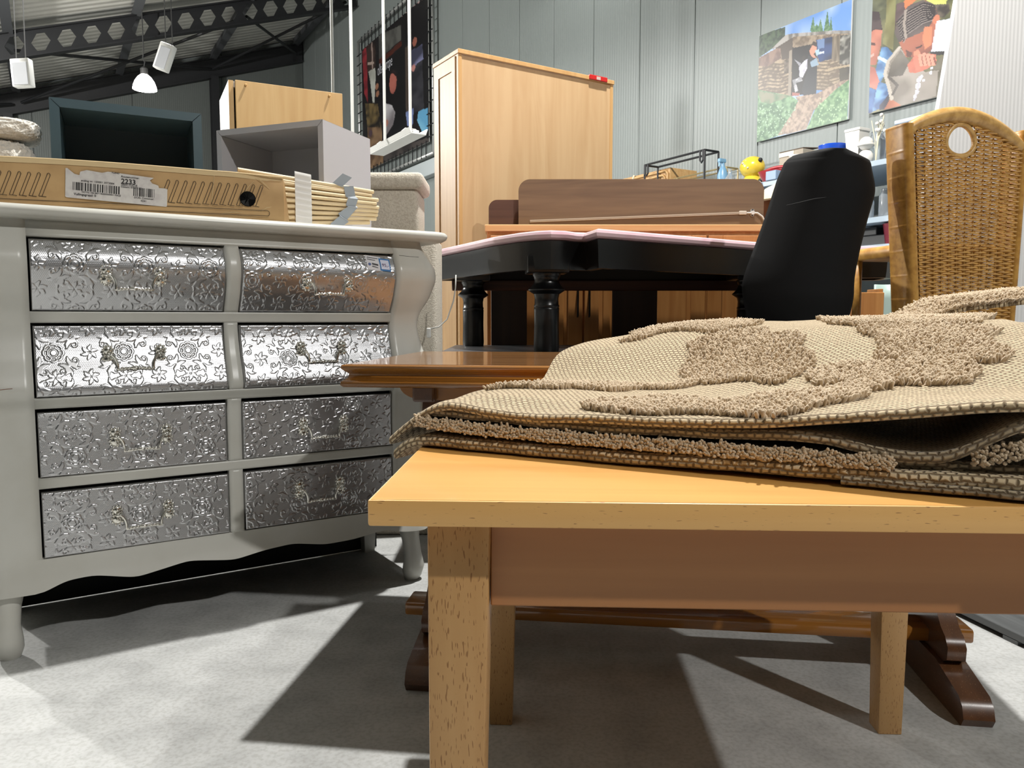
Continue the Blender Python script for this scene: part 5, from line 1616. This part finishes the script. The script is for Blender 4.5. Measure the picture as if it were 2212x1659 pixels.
while z < HC + .085:
    n = 53
    pts = []
    for i in range(n):
        t = i / (n - 1)
        x = xl(z) + (xr(z) - xl(z)) * t
        ph = math.pi * (t * 12 + row)
        dense = 1.0
        pts.append((x, panel_y(x, z) + .0052 * math.cos(ph), z + .0010 * math.sin(ph * 2 + row)))
    seg = []
    for p in pts:
        ok = p[2] < ztop(p[0]) - .008 and not in_hole(p[0], p[2], 1.18)
        if ok: seg.append(p)
        else:
            if len(seg) > 2: m.tube(seg, .0041, 5, cap=False)
            seg = []
    if len(seg) > 2: m.tube(seg, .0041, 5, cap=False)
    z += PITCH; row += 1
m.build('woven_panel', M_wick, wc, smooth=True)
m = MB()
for t in stakes:
    for a, b in ((0.0, None),):
        pts = []
        for i in range(60):
            z_ = i / 59 * (HC + .08)
            x = xl(z_) + (xr(z_) - xl(z_)) * t
            if z_ < ztop(x) - .01 and not in_hole(x, z_, 1.1): pts.append((x, panel_y(x, z_) + .002, z_))
            else:
                if len(pts) > 1: m.tube(pts, .0032, 5)
                pts = []
        if len(pts) > 1: m.tube(pts, .0032, 5)
m.build('stakes', M_wick, wc, smooth=True)
def wrapped(name, path, r, pitch, mt, n=10, depth=.0012):
    """post bound with flat cane: ridges along its length"""
    P = [Vector(p) for p in path]
    L = [0]
    for a, b in zip(P, P[1:]): L.append(L[-1] + (b - a).length)
    N = int(L[-1] / pitch * 2)
    pts, rad = [], []
    for i in range(N + 1):
        s_ = L[-1] * i / N
        k = min(max(0, next((j for j in range(1, len(L)) if L[j] >= s_ - 1e-9), len(L) - 1) - 1), len(P) - 2)
        u = (s_ - L[k]) / max(1e-9, L[k + 1] - L[k])
        pts.append(P[k].lerp(P[k + 1], u))
        rr = r(s_ / L[-1]) if callable(r) else r
        rad.append(rr - (depth if i % 2 else 0))
    m = MB(); m.tube(pts, rad, n)
    return m.build(name, mt, wc, smooth=True)
# bound left side of the back: a deep rounded board, ridged by the binding
def side_band(name, x_of, depth, th):
    nz = 250
    zs = np.linspace(.0, HC - .004, nz)
    A = np.linspace(0, 2 * math.pi, 25)
    rid = np.where(np.arange(nz) % 2 == 0, 1.0, .955)
    big = 1 + .03 * (np.sin(zs * 70) > .97)
    X = np.zeros((nz, 25)); Y = np.zeros((nz, 25)); Z = np.repeat(zs[:, None], 25, 1)
    for i, zv in enumerate(zs):
        X[i] = x_of(zv) + th * np.sign(np.cos(A)) * np.abs(np.cos(A)) ** .7 * rid[i] * big[i]
        Y[i] = depth / 2 - .012 + depth / 2 * np.sign(np.sin(A)) * np.abs(np.sin(A)) ** .6 * (rid[i] * .5 + .5)
    return np_grid(name, X, Y, Z, M_wickw, wc)
side_band('side_binding', lambda z: xl(z) - .020, .125, .024)
side_band('side_binding', lambda z: xr(z) + .006, .105, .018)
# arched top rail of split cane
arch = []
for i in range(41):
    x = .475 * i / 40
    arch.append((x - .012 + .02 * (i / 40), .012 + panel_y(x, 0) * .5, float(ztop(np.array(x)))))
wrapped('top_rail', arch, lambda t: .022 + .009 * math.sin(t * math.pi), .0052, M_cane, 14, .0010)
# bound rim of the hand hole
rim = []
for i in range(41):
    a = 2 * math.pi * i / 40
    rim.append((hole[0] + .012 + (hole[2] + .006 - .010 * math.sin(a)) * math.cos(a), .004 + panel_y(hole[0], 0), hole[1] + (hole[3] + .004) * math.sin(a)))
wrapped('hole_rim', rim, .0105, .0052, M_cane, 10, .0010)
# seat and front skirt, away from the viewer
m = MB(); m.box((.05, .06, .37), (.45, .40, .42), .02, 3); m.build('seat', M_wick, wc, auto=40)
for x in (.07, .43):
    MB().tube([(x, .38, 0), (x, .38, .38)], .018, 10).build('leg', M_wickw, wc, smooth=True)
MB().box((.06, .12, .30), (.44, .14, .38), .005, 2).build('seat_rail', M_wickw, wc)
# ------------------------------------------------------------------ shelving along the panelled wall and what stands on it
M_rack = mat('rack_bluegrey', srgb(168, 184, 198), 0.45)
M_rackp = mat('rack_post', srgb(138, 162, 190), 0.45)
rk = hall_empty('shelving_rack', 'long blue-grey shelving rack along the panelled wall, full of household goods', 'shelving', -1.02, 7.0, 0)
for z in (.30, .95, 1.50, 1.72, 2.17):
    m = MB(); m.box((0, 0, z - .045), (.90, 5.6, z), .003, 1); m.build('shelf', M_rack, rk)
for y in (.0, 2.08, 3.9, 5.55):
    for x in (-.012, .872):
        m = MB(); m.box((x, y, 0), (x + .04, y + .05, 2.165), .003, 1); m.build('post', M_rackp, rk)
SH = 2.171
def on_shelf(name, lab, cat, by, bx=-.75, z=SH, group=None): return hall_empty(name, lab, cat, bx, by, z, group)
M_cream = mat('cream_plastic', srgb(226, 218, 190), 0.4)
M_red = mat('red_plastic', srgb(190, 34, 42), 0.25, coat=.3)
M_blue = mat('blue_plastic', srgb(30, 84, 204), 0.25, coat=.3)
M_yel = mat('yellow_plastic', srgb(236, 206, 66), 0.22, coat=.4)
M_lblue = mat('pale_blue_plastic', srgb(136, 186, 222), 0.3, trans=.3)
M_beige = mat('beige_card', srgb(176, 166, 150), 0.7)
M_bin = mat('charcoal_plastic', srgb(44, 45, 48), 0.5)
M_clear = mat('clear_plastic', (.85, .9, .95), 0.12, trans=.85)
M_rat = wood('rattan', srgb(196, 152, 96), srgb(214, 174, 118), 'y', 0.5)
# rattan-fronted crate
t = on_shelf('rattan_crate', 'pale rattan-fronted crate beside the tall birch cabinet', 'crate', 10.84, -.555)
MB().box((.0, 0, 0), (.42, .98, .47), .004, 1).build('body', M_rat, t)
m = MB()
for o_ in (.03, .075):
    m.tube([(-.012, o_, .02), (-.012, o_, .44 - o_), (-.012, o_ + .03, .47 - o_), (-.012, .95 - o_, .47 - o_), (-.012, .98 - o_, .44 - o_), (-.012, .98 - o_, .02)], .014, 8)
m.build('bent_rod', M_rat, t, smooth=True)
MB().tube([(-.02, .62, .39), (-.03, .62, .44), (-.012, .62, .475)], .012, 6).build('tie', M_cream, t)
# wire wall shelves
def wire_frame(name, lab, by, bx, L, D, H_, r, mt, z0):
    t = on_shelf(name, lab, 'wire shelf', by, bx, z0, None)
    c = [(0, 0), (D, 0), (D, L), (0, L)]
    for z in (r, H_):
        for a, b in zip(c, c[1:] + c[:1]): MB().tube([(*a, z), (*b, z)], r, 6).build('rail', mt, t)
    for x, y in c: MB().tube([(x, y, 0), (x, y, H_)], r, 6).build('upright', mt, t)
    for y in (.04, L - .04):
        m = MB(); m.tube([(-.006, y - .022, H_), (-.006, y - .022, H_ - .10), (-.006, y, H_ - .125), (-.006, y + .022, H_ - .10), (-.006, y + .022, H_)], r * .9, 6)
        m.build('hanging_eye', mt, t)
    return t
wire_frame('wire_shelf', 'black wire wall shelf standing on the rack behind the oak board', 10.07, -.78, .95, .20, .50, .012, M_steel, SH)
wire_frame('wire_shelf', 'thin gold wire wall shelf inside the black wire one', 9.98, -.55, .80, .17, .33, .009, mat('gold_wire', srgb(176, 156, 112), .4, .4), SH)
t = on_shelf('blue_tub', 'small pale blue tub under the gold wire shelf', 'tub', 10.30, -.34); MB().box((0, -.12, 0), (.1, .12, .21), .015, 2).build('tub', M_lblue, t)
# spray bottle
t = on_shelf('spray_bottle', 'pale blue spray bottle right of the black wire shelf', 'bottle', 9.84)
MB().lathe([(.045, 0), (.055, .02), (.055, .20), (.035, .27), (.018, .30), (.018, .33)], 16).build('bottle', M_lblue, t, auto=50)
MB().box((-.06, -.02, .33), (.03, .02, .37), .008, 2).box((-.055, -.01, .29), (-.04, .01, .34)).build('trigger', M_lblue, t)
t = on_shelf('toiletry_bottle', 'small clear bottle beside the pale blue spray bottle', 'bottle', 9.74); MB().lathe([(.05, 0), (.055, .02), (.05, .16), (.02, .20), (.02, .24)], 14).build('bottle', M_clear, t, auto=50)
# rounded yellow toy
t = on_shelf('yellow_toy', 'shiny rounded yellow toy with a red base behind the end of the oak board', 'toy', 9.45)
MB().ball((0, 0, .22), .125, .95, 1.0, .85, 18, 12).build('head', M_yel, t, smooth=True)
MB().lathe([(.07, .0), (.10, .02), (.105, .07), (.07, .13)], 18).build('body', M_yel, t, smooth=True)
MB().box((-.10, -.15, 0), (.10, -.02, .05), .015, 2).build('red_foot', M_red, t)
m = MB(); m.ball((-.02, -.115, .27), .022).ball((-.02, -.12, .07), .022); m.build('knob', M_steel, t, smooth=True)
m = MB(); m.ball((-.112, .02, .25), .012).ball((-.108, -.04, .20), .010); m.build('button', M_cream, t, smooth=True)
for i, (by, r, lab) in enumerate(((9.66, .055, 'small white soft lump left of the yellow toy'), (9.34, .05, 'white crumpled cloth between the yellow toy and the red basin'))):
    t = on_shelf('white_cloth', lab, 'cloth', by, -.82); MB().ball((0, 0, r * .7), r, 1, 1.3, .7, 10, 8).ball((.02, r, r * .6), r * .8, 1, 1, .7, 8, 6).build('cloth', M_fleece, t, smooth=True)
t = on_shelf('cream_box', 'small cream box with two tiers right of the yellow toy', 'box', 9.33, -.50)
MB().box((0, -.10, 0), (.16, .10, .20), .006, 1).build('body', M_cream, t); MB().box((-.01, -.11, .20), (.17, .11, .235), .006, 1).build('lid', M_cream, t)
# red basin
t = on_shelf('red_basin', 'shiny red plastic basin on the top shelf beside the black chair', 'basin', 9.05, -.86)
m = MB(); m.lathe([(.10, 0), (.13, .02), (.17, .09), (.175, .10), (.165, .10), (.125, .025), (0.0, .015)], 24); m.build('bowl', M_red, t, auto=50)
MB().tube([(-.02, -.17 * math.cos(a), .09 + .05 * math.sin(a)) for a in np.linspace(0, math.pi, 14)], .014, 8).build('handle', M_red, t, smooth=True)
t = on_shelf('blue_bucket', 'pale blue-grey plastic post box in front of the red basin', 'bin', 8.98, -.98); MB().box((-.05, -.06, 0), (.04, .06, .085), .006, 2).build('bin', M_rackp, t)
# beige carton with an open flap
t = on_shelf('beige_carton', 'beige card carton with a dark open flap behind the black chair', 'carton', 8.93, -.66)
MB().box((0, 0, 0), (.22, .27, .32), .003, 1).build('body', M_beige, t)
MB().hexa([(0, 0, .32), (.22, 0, .34), (.22, .27, .34), (0, .27, .32)], [(0, 0, .328), (.22, 0, .35), (.22, .27, .35), (0, .27, .328)]).build('flap', mat('brown_card', srgb(88, 72, 58), .7), t)
MB().box((-.006, .10, .275), (0, .27, .315)).build('sticker', M_cream, t)
t = on_shelf('charcoal_bin', 'charcoal plastic bin behind the top of the black chair', 'bin', 8.58, -.56)
m = MB(); m.hexa([(.02, .02, 0), (.28, .02, 0), (.28, .33, 0), (.02, .33, 0)], [(0, 0, .30), (.30, 0, .30), (.30, .35, .30), (0, .35, .30)]); bmesh.ops.bevel(m.bm, geom=list(m.bm.edges), offset=.02, segments=2, affect='EDGES', profile=.5); m.build('bin', M_bin, t, auto=40)
M_wp = mat('white_plastic', srgb(238, 234, 226), 0.35)
def cup(name, lab, cat, by, bx, r0, r1, h, mt, z=SH):
    t = on_shelf(name, lab, cat, by, bx, z)
    MB().lathe([(r0, 0), (r1, h), (r1 * 1.06, h), (r1 * 1.06, h + .012), (r1 * .92, h + .012), (r0 * .9, .01)], 18).build('cup', mt, t, auto=50)
cup('plastic_cup', 'small clear plastic cup behind the left shoulder of the black chair', 'cup', 8.80, -.92, .035, .055, .19, M_wp)
t = on_shelf('square_vase', 'white square tapering vase above the black chair', 'vase', 8.27, -.80)
m = MB(); m.hexa([(-.045, -.045, 0), (.045, -.045, 0), (.045, .045, 0), (-.045, .045, 0)], [(-.07, -.07, .33), (.07, -.07, .33), (.07, .07, .33), (-.07, .07, .33)]); m.build('vase', M_wp, t)
MB().box((-.074, -.074, .31), (.074, .074, .335), .004, 1).build('rim', M_wp, t)
t = on_shelf('blue_tray', 'bright blue plastic tray left of the white square vase', 'tray', 8.49, -.82); MB().lathe([(.07, .0), (.105, .20), (.12, .225), (.12, .24), (.095, .24), (.06, .02), (0, .02)], 24).build('tray', M_blue, t, auto=50)
t = on_shelf('glass_jar', 'clear glass jar behind the white bulb-shaped ornament', 'jar', 8.15, -.70); MB().lathe([(.06, 0), (.075, .02), (.075, .22), (.05, .27), (.05, .30)], 16).build('jar', M_clear, t, auto=50)
t = on_shelf('bulb_ornament', 'white bulb-shaped ornament right of the white square vase', 'ornament', 8.14, -.86)
MB().ball((0, 0, .07), .062, 1, 1, 1.1).build('bowl', M_wp, t, smooth=True); MB().ball((0, 0, .185), .058, 1, 1, 1).lathe([(.06, .165), (.068, .165), (.068, .18), (.06, .18)], 16).build('dome', M_wp, t, smooth=True)
t = on_shelf('dried_flowers', 'pale dried flower stems by the corner of the wicker chair', 'flowers', 8.06, -.84)
m = MB()
for k in range(7):
    a = random.uniform(-.5, .5); m.tube([(0, 0, .0), (.02 * a, .05 * a, .2), (.03 * a, .16 * a, .36 + random.uniform(-.05, .04))], .0035, 5)
m.build('stem', M_cream, t)
m = MB()
for k in range(9): m.ball((random.uniform(-.03, .03), random.uniform(-.08, .08), random.uniform(.26, .40)), .016, u=7, v=5)
m.build('flower_head', M_wp, t, smooth=True)
# clear lidded tub and a black case at the right end
t = on_shelf('clear_tub', 'translucent storage tub with a pale lid under the drinking child picture', 'tub', 7.56, -.55)
m = MB(); m.hexa([(.02, .02, 0), (.36, .02, 0), (.36, .48, 0), (.02, .48, 0)], [(0, 0, .36), (.38, 0, .36), (.38, .52, .36), (0, .52, .36)]); m.build('tub', mat('smoky_plastic', srgb(150, 164, 180), .3, trans=.25), t)
MB().box((-.015, -.015, .36), (.395, .535, .40), .012, 2).build('lid', mat('tub_lid', srgb(190, 200, 212), .3), t)
t = on_shelf('black_case', 'black case at the end of the top shelf beside the white ribbed panel', 'case', 7.18, -.78); MB().box((0, 0, 0), (.40, .36, .44), .03, 3).build('case', M_bin, t, auto=40); MB().tube([(.1, .10, .44), (.1, .12, .48), (.1, .24, .48), (.1, .26, .44)], .012, 8).build('handle', M_bin, t, smooth=True)
# things glimpsed on the lower shelves between the two chairs
t = on_shelf('black_speaker', 'small black speaker box between the two chairs', 'speaker', 8.02, -.90, 1.501); MB().box((0, -.12, 0), (.2, .12, .09), .008, 2).build('cabinet', M_bin, t); MB().box((.02, -.02, .09), (.18, .12, .16), .008, 2).build('amplifier', M_bin, t)
t = on_shelf('red_tub', 'dark red plastic tub beside the small black speaker box', 'tub', 7.80, -.92, 1.501); MB().lathe([(.08, 0), (.10, .15), (.105, .16), (.0, .16)], 18).build('tub', mat('wine_plastic', srgb(120, 26, 44), .25), t, auto=50)
for k, by in enumerate((8.15, 7.98, 7.83)):
    t = on_shelf('glass_jar', ['short clear glass jar on the upper middle shelf, nearest the black chair', 'clear glass jar in the middle of the three on the upper middle shelf', 'clear glass jar on the upper middle shelf, nearest the wicker chair'][k], 'jar', by, -.80, 1.721)
    MB().lathe([(.045, 0), (.055, .02), (.055, .16 + .03 * k), (.04, .20 + .03 * k), (.042, .22 + .03 * k)], 14).build('jar', M_clear, t, auto=50)
t = thing('mint_chair_back', 'mint green curved plastic panel between the two chairs', 'panel', (2.08, 4.45, 0))
M_mint = mat('mint_plastic', srgb(176, 198, 190), .4)
m = MB(); m.grid(lambda u, v: (.0 + .11 * u + .05 * (1 - v) ** 2, .02 * math.sin(u * math.pi), v * 1.10), 8, 14); o = m.build('panel', M_mint, t, smooth=True)
md = o.modifiers.new('thickness', 'SOLIDIFY'); md.thickness = .012
t = thing('brown_crate', 'brown wooden crate behind the black shell chair', 'crate', (1.90, 4.30, 0)); 
for k in range(5): MB().box((0, 0, .03 + k * .21), (.17, .015, .21 + k * .21), .003, 1).build('plank', M_pine, t)
for x in (0, .15): MB().box((x, .015, 0), (x + .02, .17, 1.07), .002, 1).build('post', M_pine, t)
t = thing('black_cables', 'two black cables hanging in a loop beside the wicker chair', 'cables', (2.20, 4.38, .86))
for d_ in (0, .016): MB().tube([(0 + d_, 0, .34), (.045 + d_, 0, .22), (.05 + d_, 0, .10), (.02 + d_, 0, -.04), (-.02 + d_, .0, -.10), (-.05 + d_, 0, -.86)], .005, 6).build('cable', M_steel, t, smooth=True)

# cream shade lamp peeping out between oak board and black chair
t = thing('table_lamp', 'cream dome-shaded lamp with a wooden body beside the oak board', 'lamp', (1.52, 4.35, 0))
MB().lathe([(.0, 1.66), (.05, 1.655), (.11, 1.625), (.155, 1.575), (.165, 1.555), (.16, 1.55), (.0, 1.55)], 24).build('shade', mat('cream_shade', srgb(236, 226, 190), .5), t, auto=60)
MB().lathe([(.10, 0), (.12, .03), (.04, .08), (.035, 1.25), (.09, 1.35), (.135, 1.46), (.14, 1.55), (.0, 1.55)], 20).build('body', wood('mahogany', srgb(126, 70, 38), srgb(146, 86, 50), 'z', .35), t, auto=40)

# ------------------------------------------------------------------ right edge: ribbed panel, sofa, boards on the floor
M_rib = ribbed('white_ribbed', srgb(216, 215, 213), .0225, .55, .14, axis=0)
t = thing('ribbed_panel', 'tall white ribbed panel leaning behind the wicker chair', 'panel', (2.36, 4.55, 0), .05)
m = MB(); m.hexa([(-.17, 0, 0), (1.6, 0, 0), (1.6, .04, 0), (-.17, .04, 0)], [(.27, 0, 3.4), (1.6, 0, 3.4), (1.6, .04, 3.4), (.27, .04, 3.4)]); m.build('panel', M_rib, t)
M_sofa = mat('dark_grey_fabric', srgb(66, 67, 74), .9, bump=(140, .4, .004), sheen=.3)
t = thing('armchair', 'dark grey upholstered armchair right of the wicker chair', 'armchair', (2.30, 3.30, 0), -.15)
MB().box((0, 0, .10), (.80, .16, 1.10), .05, 4).build('backrest', M_sofa, t, auto=40)
MB().box((.02, -.04, 1.02), (.78, .20, 1.58), .08, 4).build('head_cushion', M_sofa, t, auto=40)
MB().box((0, .16, .12), (.14, .80, .66), .05, 4).build('armrest', M_sofa, t, auto=40)
MB().box((.66, .16, .12), (.80, .80, .66), .05, 4).build('armrest', M_sofa, t, auto=40)
MB().box((.14, .16, .15), (.66, .80, .48), .05, 4).build('seat', M_sofa, t, auto=40)
for x in (.05, .71):
    for y in (.04, .72): MB().box((x, y, 0), (x + .04, y + .04, .13)).build('leg', M_steel, t)
M_gboard = wood('grey_board', srgb(84, 86, 86), srgb(104, 106, 106), 'y', .35, coat=.2)
t = thing('grey_plinth', 'dark grey wooden plinth lying on the floor behind the trestle foot', 'plinth', (1.405, 2.03, 0), math.atan2(.05, .238))
for k in range(4):
    MB().box((k * .20, 0, .012), (k * .20 + .196, .82, .034), .002, 1).build('board', M_gboard, t)
for y in (.03, .75): MB().box((0, y, 0), (.79, y + .05, .012)).build('batten', M_gboard, t)

# white lamp cable looping down beside the chest
t = thing('white_cable', 'thin white cable looping down between the chest and the black table', 'cable', (-.215, 2.97, .77))
MB().tube([(.0, 0, .30), (-.002, 0, .25), (-.010, 0, .20), (-.035, -.005, .13), (-.065, -.012, .102), (-.095, -.02, .095)], .0028, 6).build('cord', M_cord_w, t, smooth=True)
MB().box((-.112, -.03, .060), (-.096, -.012, .098), .004, 2).build('plug', M_white, t)
